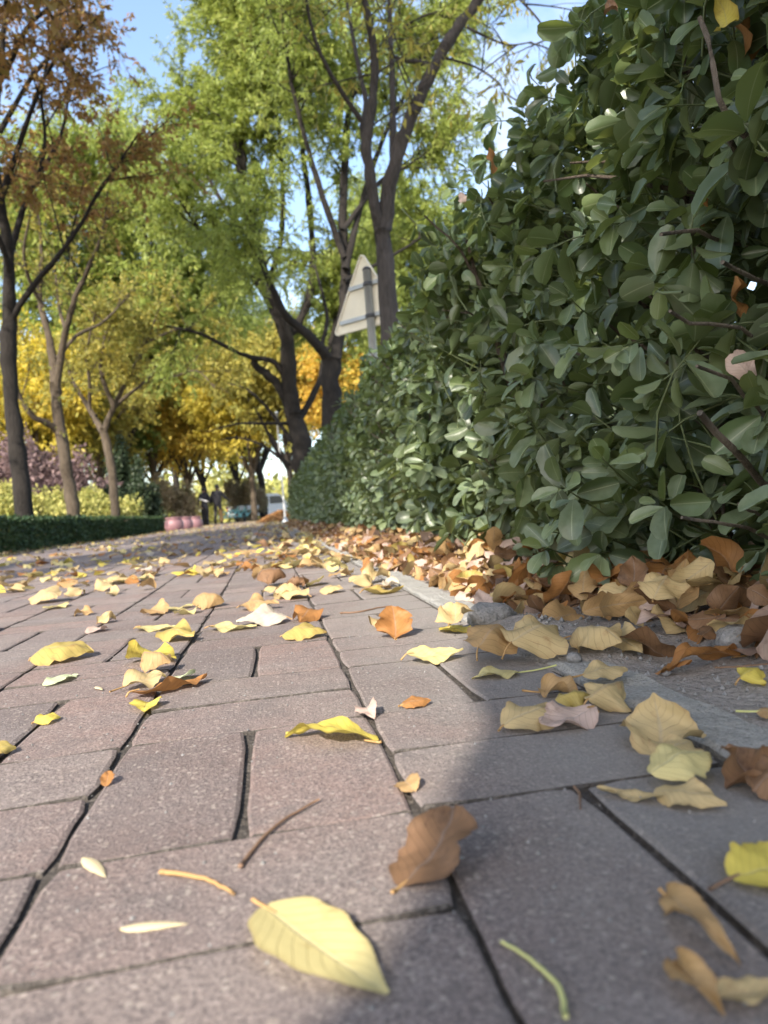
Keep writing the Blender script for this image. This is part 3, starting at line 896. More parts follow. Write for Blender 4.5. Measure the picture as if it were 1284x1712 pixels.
# trees of the same row that stand behind the photographer and shade the path
proto('row', 34, 7.8, 2.3, 0.15, 3.1, 0.12, 16, 12, 10, T_BROAD, 1.3, 0.6)
for i, (x, y, s, rz) in enumerate([(-3.8, 6.6, 1.0, 0.4), (-3.9, 5.0, 1.3, 1.9), (-3.9, 1.6, 1.3, 3.0), (-3.9, -0.75, 1.3, 4.4)]):
    plant('row', 'street_tree', ['row tree just out of view at the low hedge, rusty crown', 'row tree level with the near paving, out of view', 'row tree beside the photographer, out of view', 'row tree behind the photographer, out of view'][i],
          x, y, s, rz, M['bark_dark'], M['rust'] if i == 0 else M['olive'], 'trees behind the low hedge')
SH = np.array((-0.03, 0.25, 0)) - SUN_DIR * 2.0 + np.array((0.839, -0.545, 0)) * 0.32  # added unseen trunk, set where its shadow falls across the lower right bricks
tr0 = [(SH[0], SH[1], -0.07), (SH[0], SH[1], 0.7), (SH[0] + 0.01, SH[1], 1.35), (SH[0] + 0.05, SH[1] + 0.02, 2.7)]
top = np.array(tr0[-1])
LU = np.array((-0.839, 0.545, 0))  # leftward limbs of the added tree, shaped to shade the near hedge
limbs = [([np.array(tr0[2]) + (0, 0, 0.3), np.array(tr0[2]) + LU * 0.25 + (0, 0, 0.7), np.array(tr0[2]) + LU * 0.42 + (0, 0, 1.2), np.array(tr0[2]) + LU * 0.5 + (0, 0, 2.0)], 0.2, 0.14, 0), ([top, top + LU * 0.5 + (0, 0, 1.0), top + LU * 1.0 + (0, 0, 1.4), top + LU * 1.5 + (0, 0, 1.7)], 0.1, 0.03, 9)] + [([top - (0, 0, 0.2), top + np.array((dx * 0.5, dy * 0.5, dz * 0.6)), top + np.array((dx, dy, dz))], 0.14, 0.03)
         for dx, dy, dz in ((1.5, -0.9, 2.0), (1.6, -0.2, 2.6), (0.9, -1.5, 2.5), (0.6, -0.8, 1.6), (1.5, -1.3, 3.2), (1.9, -0.4, 1.4))]
tree('street_tree', 'added thick tree, unseen behind the camera, casting the near shade', 27, (tr0, 0.33, 0.28), limbs, M['bark_dark'], M['olive'],
     n2=12, n3=10, L2=1.1, L3=0.5, up=0.2, droop=0.2, per=14, leaf=0.11, tpl=T_BROAD, r2=0.012)

# ------------------------------------------------------------------ shrubs
T_SMALL = [leaf_tpl(3, 2, 'round', 0.6, 0.0, 0.5 * s, 0, 0, 0, 1) for s in (-1, 1)]
def shrub(name, label, seed, c, size, n, leaf, leafm, cat='shrub', group=None, upr=0.5):
    rng = rs(seed)
    root = empty(name, (c[0], c[1], -0.02))
    k = 26
    cl = rng.rand(k, 3) * 2 - 1
    cl[:, 2] = rng.rand(k) ** 0.8
    rr = np.hypot(cl[:, 0], cl[:, 1])
    cl[:, :2] /= np.maximum(1, rr)[:, None]
    ctr = cl * np.array((size[0], size[1], size[2] * 0.82)) * np.array((0.8, 0.8, 1)) + np.array((0, 0, size[2] * 0.12))
    ctr[:, 2] *= 1 - 0.28 * np.hypot(cl[:, 0], cl[:, 1])
    pick = rng.randint(0, k, n)
    P = ctr[pick] + unit(rng.normal(0, 1, (n, 3))) * (rng.rand(n, 1) ** 0.5) * np.array((size[0], size[1], size[2])) * 0.26
    P = P[P[:, 2] > 0.03]
    N = len(P)
    d = unit(rng.normal(0, 1, (N, 3)) + np.array((0, 0, upr)))
    R = frames(d, unit(rng.normal(0, 1, (N, 3)) + np.array((0, -0.3, 0.4))))
    lv = leaf_batch(T_SMALL, P, R, leaf * (0.6 + 0.7 * rng.rand(N)), rng)
    add('foliage', mk_mesh('foliage', lv[0], lv[1]), leafm, root)
    m = MB()
    for q in ctr:
        b = np.array((q[0] * 0.25, q[1] * 0.25, -0.03))
        m.tube(resample([b, (b + q) / 2 + rng.normal(0, 0.05, 3), q], 6), np.linspace(0.02, 0.006, 6), 5)
    m.build('stems', M['stem'], root, True)
    return tag(root, label, cat, group)

shrub('golden_shrub', 'yellow-green leafy shrub between the first and second row trunks', 41, (X(60, 14.5), 14.5, 0), (1.3, 0.8, 1.3), 10000, 0.075, M['gold_shrub'], group='shrubs behind the low hedge')
shrub('golden_shrub', 'yellow-green leafy shrub between the second and third row trunks', 42, (X(150, 17.2), 17.2, 0), (1.25, 0.8, 1.3), 10000, 0.075, M['gold_shrub'], group='shrubs behind the low hedge')
shrub('golden_shrub', 'yellow-green shrub cut by the picture edge behind the dark trunk', 43, (X(-20, 13.5), 13.5, 0), (0.9, 0.7, 0.9), 6000, 0.075, M['gold_shrub'], group='shrubs behind the low hedge')
shrub('plum_shrub', 'purple-brown shrub left of the dark trunk at the picture edge', 44, (X(-10, 21), 21, 0), (1.9, 1.2, 3.0), 9000, 0.12, M['plum'], group='purple shrubs')
shrub('plum_shrub', 'tall purple-brown shrub above the first yellow-green shrub', 45, (X(62, 22), 22, 0), (1.7, 1.2, 3.2), 10000, 0.12, M['plum'], group='purple shrubs')
shrub('plum_shrub', 'dull purple shrub behind the third row trunk', 46, (X(140, 24), 24, 0), (1.6, 1.2, 2.3), 8000, 0.12, M['plum'], group='purple shrubs')
shrub('evergreen_bush', 'dark evergreen bush at the end of the low hedge', 47, (X(222, 23), 23, 0), (1.05, 0.9, 1.7), 12000, 0.09, M['dark_shrub'])
shrub('evergreen_bush', 'narrow dark green conifer behind the third row trunk', 48, (X(208, 27), 27, 0), (0.9, 0.8, 3.4), 9000, 0.11, M['dark_shrub'])
shrub('dry_bush', 'dry brown bush left of the two walking people', 49, (X(278, 31), 31, 0), (1.5, 1.0, 2.2), 9000, 0.12, M['dry_shrub'])
shrub('dry_bush', 'brownish bush right of the two walking people', 50, (X(412, 46), 46, 0), (1.5, 1.0, 3.2), 9000, 0.16, M['dry_shrub'])
shrub('dry_bush', 'pale brown bush behind the purple shrubs at the picture edge', 51, (X(20, 33), 33, 0), (3.0, 1.0, 3.4), 9000, 0.16, M['dry_shrub'])

# far belt of woodland closing the view
rng = rs(61)
n = 26000
P = np.c_[rng.uniform(-60, 55, n), rng.uniform(72, 92, n), rng.rand(n) ** 1.15]
P[:, 2] *= 5.0 + 2.0 * lump(P[:, 0] * 0.06, P[:, 1] * 0.02, 4.0)
R = frames(unit(rng.normal(0, 1, (n, 3))), unit(rng.normal(0, 1, (n, 3)) + np.array((0, -0.4, 0.5))))
lv = leaf_batch(T_SMALL, P, R, 0.75 * (0.6 + 0.8 * rng.rand(n)), rng)
fw = add('far_woodland', mk_mesh('far_woodland', lv[0], lv[1]), M['gold_shrub'])
tag(fw, 'far belt of autumn woodland beyond the path', 'woodland', kind='stuff')

# ------------------------------------------------------------------ low clipped hedge on the left
rng = rs(71)
root = empty('low_hedge', (-3.05, 11, 0))
tag(root, 'low clipped dark green hedge along the far side of the path', 'hedge')
def box_leaves(n, x0, x1, y0, y1, z0, z1):
    a = rng.rand(n)
    L, D, H = y1 - y0, x1 - x0, z1 - z0
    wts = np.array([L * H, L * D, D * H])
    f = rng.choice(3, n, p=wts / wts.sum())
    P = np.c_[rng.uniform(x0, x1, n), rng.uniform(y0, y1, n), rng.uniform(z0, z1, n)]
    dpt = np.abs(rng.normal(0, 0.05, n))
    P[f == 0, 0] = x1 - dpt[f == 0]
    P[f == 1, 2] = z1 - dpt[f == 1] * 0.7
    e = f == 2
    P[e, 1] = np.where(rng.rand(e.sum()) < 0.6, y1 - dpt[e], y0 + dpt[e])
    nr = np.zeros((n, 3)); nr[f == 0, 0] = 1; nr[f == 1, 2] = 1; nr[e, 1] = 1
    P += rng.normal(0, 0.008, (n, 3))
    P[:, 2] += 0.022 * lump(P[:, 0], P[:, 1] * 1.4, 2)
    P[:, 0] += 0.02 * lump(P[:, 1] * 0.9, P[:, 2] * 2, 5)
    return P, nr
P, nr = box_leaves(80000, -3.4, -2.78, 3.0, 19.6, 0.02, 0.375)
d = unit(rng.normal(0, 1, P.shape) + nr * 0.4 + np.array((0, 0, 0.4)))
R = frames(d, unit(nr + rng.normal(0, 0.6, P.shape)))
lv = leaf_batch(T_SMALL, P - np.array((-3.05, 11, 0)), R, 0.045 * (0.6 + 0.7 * rng.rand(len(P))), rng)
add('foliage', mk_mesh('foliage', lv[0], lv[1]), M['low_hedge'], root)
m = MB()
for i in range(150):
    y = 3.1 + i * 0.11 - 11
    x = rng.uniform(-0.18, 0.12)
    m.tube(resample([(x, y, -0.07), (x + rng.normal(0, 0.05), y + rng.normal(0, 0.05), 0.2), (x + rng.normal(0, 0.12), y + rng.normal(0, 0.1), 0.35)], 5), np.linspace(0.009, 0.003, 5), 5)
m.build('stems', M['stem'], root, True)

# ------------------------------------------------------------------ the tall hedge on the right
hedge = empty('tall_hedge', (0.9, 7.0, 0))
HB = np.array((0.9, 7.0, 0))
tag(hedge, 'tall glossy broad-leaved evergreen hedge along the right of the path', 'hedge')
ZT = 0.97
def front_x(y, z):
    base = 0.50 + 0.055 * lump(y * 0.9, z * 1.1, 1.0) + 0.03 * lump(y * 2.7, z * 2.9, 4.0)
    base = base - 0.06 * np.exp(-((y - 1.95) / 0.32) ** 2)
    low = np.clip((0.24 - z) / 0.24, 0, 1)
    return base + 0.10 * low ** 1.5 + 0.16 * np.clip((z - 0.45) / 0.55, 0, 1) ** 1.5
def top_z(x, y):
    return ZT - 0.02 + 0.07 * np.exp(-(y / 1.6) ** 2) + 0.10 * np.exp(-((y - 1.5) / 0.55) ** 2) + 0.045 * lump(x * 1.2, y * 0.8, 7.0) + 0.02 * lump(x * 3, y * 2.6, 2.0)

def shoots(n, y0, y1, rng, inner):
    """tips, directions"""
    fr = rng.rand(n) < 0.66
    y = rng.uniform(y0, y1, n)
    z = 0.04 + (ZT - 0.02 + 0.10 * np.exp(-((y - 1.5) / 0.55) ** 2)) * rng.rand(n)
    x = front_x(y, z)
    nr = np.tile(np.array((-1.0, 0.0, 0.12)), (n, 1))
    xt = 0.66 + rng.rand(n) ** 1.2 * 0.68
    x = np.where(fr, x, xt)
    z = np.where(fr, z, top_z(xt, y))
    nr[~fr] = (-0.15, 0.0, 1.0)
    depth = np.where(inner, 0.10 + 0.3 * rng.rand(n), np.abs(rng.normal(0, 0.085, n)) - 0.025)
    P = np.c_[x, y, z] - nr * depth[:, None]
    P[:, 2] = np.maximum(P[:, 2], 0.05)
    out = rng.rand(n) < 0.06
    P[out & ~inner] += nr[out & ~inner] * 0.04
    d = unit(nr * 0.75 + rng.normal(0, 0.58, (n, 3)) + np.array((0, -0.05, 0.22)))
    return P, d

def hedge_leaves(P, d, rng, npair, Ls, spacing):
    n = len(P)
    a0 = rng.rand(n) * 6.283
    A = unit(np.cross(d, unit(rng.normal(0, 1, (n, 3)))))
    B = np.cross(d, A)
    pos, dirs, nrm, size, own = [], [], [], [], []
    for i in range(npair):
        th = rad(28) + rad(50) * min(1.0, i / 2.2)
        for s in (0, math.pi):
            keep = rng.rand(n) < (0.95 if i < 3 else 0.75)
            az = a0 + i * math.pi / 2 + s + rng.normal(0, 0.22, n)
            pe = A * np.cos(az)[:, None] + B * np.sin(az)[:, None]
            t_ = th + rng.normal(0, 0.2, n)
            ld = unit(d * np.cos(t_)[:, None] + pe * np.sin(t_)[:, None] - np.array((0, 0, 0.75)) * rng.rand(n)[:, None])
            p = P - d * (i * spacing) * (0.7 + 0.6 * rng.rand(n))[:, None] + pe * 0.002
            pos.append((p + ld * 0.004)[keep]); dirs.append(ld[keep])
            nrm.append(unit(d * 0.9 - pe * 0.35 + np.array((0, 0, 0.45)) + rng.normal(0, 0.45, (n, 3)))[keep])
            size.append((Ls * (0.62 + 0.22 * min(i, 2)) * (0.62 + 0.62 * rng.rand(n)))[keep])
            own.append(np.arange(n)[keep])
    return np.concatenate(pos), np.concatenate(dirs), np.concatenate(nrm), np.concatenate(size), np.concatenate(own)

T_HN = [leaf_tpl(9, 5, 'obovate', w, f, b, wv, tw, 0.25, s) for s, (w, f, b, wv, tw) in enumerate(
    [(0.62, 0.10, -0.25, 0.03, 0.1), (0.70, 0.16, -0.35, 0.05, -0.15), (0.56, 0.26, 0.15, 0.04, 0.2), (0.74, 0.08, -0.45, 0.03, 0.0), (0.64, 0.34, -0.2, 0.06, -0.25), (0.60, -0.08, -0.6, 0.05, 0.25)])]
T_HM = [leaf_tpl(4, 3, 'obovate', w, 0.15, b, 0, 0.1, 0.2, s) for s, (w, b) in enumerate([(0.6, -0.4), (0.7, -0.7), (0.56, 0.1)])]
T_HF = [leaf_tpl(3, 2, 'obovate', 0.58, 0, b, 0, 0.2, 0, s) for s, b in enumerate([-0.5, 0.3])]
rng = rs(81)
rest = []
PA, dA = shoots(1480, 0.45, 2.3, rng, np.arange(1480) < 560)
# the low cluster that hangs out over the litter, as in the photograph
ex = [((0.405, 1.02, 0.10), (-0.5, -0.5, 0.2)), ((0.42, 0.98, 0.15), (-0.7, -0.4, 0.3)), ((0.43, 1.05, 0.07), (-0.6, -0.5, 0.0)), ((0.40, 0.93, 0.19), (-0.7, -0.5, 0.4)),
      ((0.44, 0.88, 0.22), (-0.6, -0.6, 0.4)), ((0.45, 1.12, 0.12), (-0.7, -0.3, 0.1)), ((0.46, 0.95, 0.09), (-0.5, -0.6, 0.1)), ((0.47, 0.80, 0.16), (-0.6, -0.5, 0.2))]
PA = np.concatenate((PA, np.array([e[0] for e in ex])))
dA = np.concatenate((dA, unit(np.array([e[1] for e in ex]))))
p, ld, nm, sz, own = hedge_leaves(PA, dA, rng, 4, 0.054, 0.014)
Rm = frames(ld, nm)
# the three hundred leaves that show largest stay single objects
ctr = p + ld * sz[:, None] * 0.5
qx, qy, dp = project(ctr)
vis = (dp > 0.2) & (qx > -20) & (qx < 1300) & (qy > -20) & (qy < 1100)
face = np.abs(np.einsum('ij,ij->i', Rm[:, :, 2], unit(CAM - ctr)))
# how far a leaf lies in front of its neighbours
cellx, celly = (qx // 34).astype(int), (qy // 34).astype(int)
front = {}
for i in np.where(vis)[0]:
    k = (cellx[i], celly[i])
    if k not in front or dp[i] < dp[front[k]]: front[k] = i
cand = np.array(sorted(front.values()))
score = (sz[cand] / dp[cand]) ** 2 * (0.25 + face[cand])
single = set(cand[np.argsort(-score)][:298].tolist())
me_h = [mk_mesh('leaf', t[0], t[1], None, t[2]) for t in T_HN]
for i in sorted(single):
    Rr = Rm[i] * sz[i]
    pl = p[i] - HB
    mw = Matrix([[Rr[r][0], Rr[r][1], Rr[r][2], pl[r]] for r in range(3)] + [[0, 0, 0, 1]])
    add('leaf', me_h[i % 6], M['hedge'], hedge, mw)
keep = np.array([i not in single for i in range(len(p))])
V1 = leaf_batch(T_HN, p[keep] - HB, Rm[keep], sz[keep], rng)
def shoot_tubes(P, d, L, r, sides=4):
    n = len(P)
    s = np.linspace(0, 1, 4)[None, :, None]
    bend = rng.normal(0, 0.12, (n, 1, 3)) * s * (s - 1)
    T = P[:, None, :] - d[:, None, :] * (L * s) + np.array((0.35, 0, -0.2)) * (L * s ** 2) + bend * L
    return tube_np(T - HB, np.broadcast_to(np.linspace(r * 0.6, r, 4), (n, 4)), sides)
mb_leaf = [V1]
st_a = shoot_tubes(PA, dA, 0.15, 0.0019)
PB, dB = shoots(3200, 2.3, 6.2, rng, np.arange(3200) < 800)
p, ld, nm, sz, own = hedge_leaves(PB, dB, rng, 4, 0.050, 0.012)
V2 = leaf_batch(T_HM, p - HB, frames(ld, nm), sz, rng)
st_b = shoot_tubes(PB, dB, 0.15, 0.002, 3)
PC, dC = shoots(5200, 6.2, 17.0, rng, np.arange(5200) < 900)
p, ld, nm, sz, own = hedge_leaves(PC, dC, rng, 4, 0.060, 0.015)
V3 = leaf_batch(T_HF, p - HB, frames(ld, nm), sz, rng)
PD, dD = shoots(290, -0.7, 0.45, rng, np.arange(290) < 60)
p, ld, nm, sz, own = hedge_leaves(PD, dD, rng, 3, 0.047, 0.012)
V4 = leaf_batch(T_HM, p - HB, frames(ld, nm), sz, rng)
# back of the hedge, so that the sky does not shine through everywhere
n = 16000
P = np.c_[rng.uniform(0.72, 1.35, n), rng.uniform(0.2, 17, n), 0.05 + rng.rand(n) * 0.98]
P = np.concatenate((P, np.c_[rng.uniform(0.70, 1.2, 4500), rng.uniform(0.25, 2.6, 4500), 0.03 + rng.rand(4500) * 0.95]))
n = len(P)
V5 = leaf_batch(T_HF, P - HB, frames(unit(rng.normal(0, 1, (n, 3)) + np.array((0, 0, 0.3))), unit(rng.normal(0, 1, (n, 3)))), 0.075 * (0.6 + 0.6 * rng.rand(n)), rng)
for nm_, vv in (('foliage', V1), ('foliage', V2), ('foliage', V3), ('foliage', V4), ('foliage', V5)):
    o = add(nm_, mk_mesh(nm_, vv[0], vv[1], None, vv[2]), M['hedge'], hedge)
    o['kind'] = 'stuff'
m = MB()
m.put(*st_a); m.put(*st_b)
o = m.build('shoots', M['green_shoot'], hedge, True)
o['kind'] = 'stuff'
# woody stems
for i in range(34):
    y = 0.15 + i * 0.17 + rng.normal(0, 0.04)
    m = MB()
    b = np.array((0.74 + rng.normal(0, 0.06), y, -0.03))
    tp = b + np.array((rng.normal(-0.05, 0.08), rng.normal(0, 0.08), 0.85))
    S = resample([b, b * 0.5 + tp * 0.5 + rng.normal(0, 0.03, 3), tp], 10, 0.006, rng)
    m.tube(S - HB, np.linspace(0.011, 0.004, 10), 7)
    for k in range(9):
        j = rng.randint(1, 9)
        e = S[j] + np.array((-0.10 - 0.06 * rng.rand(), rng.normal(0, 0.10), 0.08 + 0.10 * rng.rand()))
        e[2] = min(e[2], 0.92)
        Q = resample([S[j], (S[j] + e) / 2 + rng.normal(0, 0.02, 3), e], 6, 0.003, rng)
        m.tube(Q - HB, np.linspace(0.0042, 0.0018, 6), 5)
    m.build('stem', M['stem'], hedge, True)
# bare cut twigs that stick out of the near face
for pts, r in (([(1320, 330, .80), (1284, 268, .70), (1252, 235, .66), (1218, 195, .63)], 0.0042), ([(1240, 300, .76), (1216, 196, .63), (1190, 90, .62), (1170, 30, .64)], 0.0030),
               ([(1330, 490, .80), (1284, 474, .70), (1240, 452, .64), (1208, 438, .60)], 0.0026), ([(1290, 420, .92), (1200, 402, .78), (1150, 385, .72), (1105, 392, .68)], 0.0026),
               ([(1330, 700, .80), (1260, 560, .70), (1150, 540, .62), (1120, 520, .60)], 0.0022), ([(1340, 860, .8), (1270, 800, .7), (1210, 730, .62), (1170, 690, .60)], 0.0040),
               ([(1330, 930, .74), (1260, 890, .68), (1200, 875, .62), (1140, 865, .58)], 0.0020), ([(1330, 880, .74), (1270, 860, .68), (1235, 842, .63)], 0.0018),
               ([(1350, 780, .8), (1284, 700, .72), (1220, 640, .66), (1165, 612, .62)], 0.0022)):
    P = resample([at(a, b, Y_) for a, b, Y_ in pts], 10, 0.0015, rng)
    MB().tube(P - HB, np.linspace(r * 1.2, r * 0.8, 10), 7).build('branch', M['twig'], hedge, True)

# ------------------------------------------------------------------ fallen leaves
GRP = 'leaves fallen on the path'
def drop_leaf(label, base, tip, kind, color, W=0.5, fold=0.1, bend=-0.3, wave=0.05, twist=0.0, roll=0.0, tilt=0.0, lift=0.0, seed=0, stalk=0.25, zg=None, group=GRP, side=1, stalk_mat='stalk_tan', pitch=0.0, Lm=None):
    bend, W, wave = bend * 1.55, W * 1.12, wave * 1.3
    if bend < -0.7 and abs(tilt) < 0.1: tilt = -0.32 if tip[0] > base[0] else 0.32
    """one fallen leaf lying from base to tip (points on the ground)"""
    base, tip = np.array(base, float), np.array(tip, float)
    L = np.linalg.norm((tip - base)[:2])
    Lm = Lm or (0.052 if pitch > 0.3 else 0.085)
    if L > Lm:
        tip = base + (tip - base) * (Lm / L)
        L = Lm
    V, Q, uv = leaf_tpl(21, 9, kind, W, fold, bend, wave, twist, roll, seed, 0.04)
    ch = V[-9 + 4] - V[4]
    sc_ = L / max(0.3, np.hypot(ch[0], ch[1]))
    V = V * sc_
    # level the chord, then tilt about the leaf's length
    an = math.atan2(V[-5, 2] - V[4, 2], V[-5, 1] - V[4, 1])
    c, s = math.cos(-an + pitch), math.sin(-an + pitch)
    V = np.c_[V[:, 0], V[:, 1] * c - V[:, 2] * s, V[:, 1] * s + V[:, 2] * c]
    c, s = math.cos(tilt), math.sin(tilt)
    V = np.c_[V[:, 0] * c - V[:, 2] * s, V[:, 1], V[:, 0] * s + V[:, 2] * c]
    if side < 0: V[:, 2] *= -1; V[:, 0] *= -1
    z0 = np.percentile(V[:, 2], 2)
    V[:, 2] -= z0
    hz = math.atan2(tip[1] - base[1], tip[0] - base[0]) - math.pi / 2
    ct = (base + tip) / 2
    V[:, 1] -= L / 2
    zz = (float(pave_z(ct[0], ct[1])) + 0.0012) if zg is None else zg
    o = add('fallen_leaf', mk_mesh('fallen_leaf', V, Q, None, uv), F[color])
    o.location = (ct[0], ct[1], zz + lift)
    o.rotation_euler = (0, 0, hz)
    tag(o, label, 'leaf', group)
    if stalk:
        b = V[4]
        Ls = L * stalk
        P = resample([b + np.array((0, 0.12 * L, 0.0006)), b, b + np.array((0.06 * Ls, -0.5 * Ls, -0.3 * b[2])), b + np.array((0.2 * Ls, -Ls, -0.75 * b[2] + 0.001))], 8)
        MB().tube(P, np.linspace(0.0007, 0.0010, 8), 6).build('stalk', M[stalk_mat], o, True)
    return o

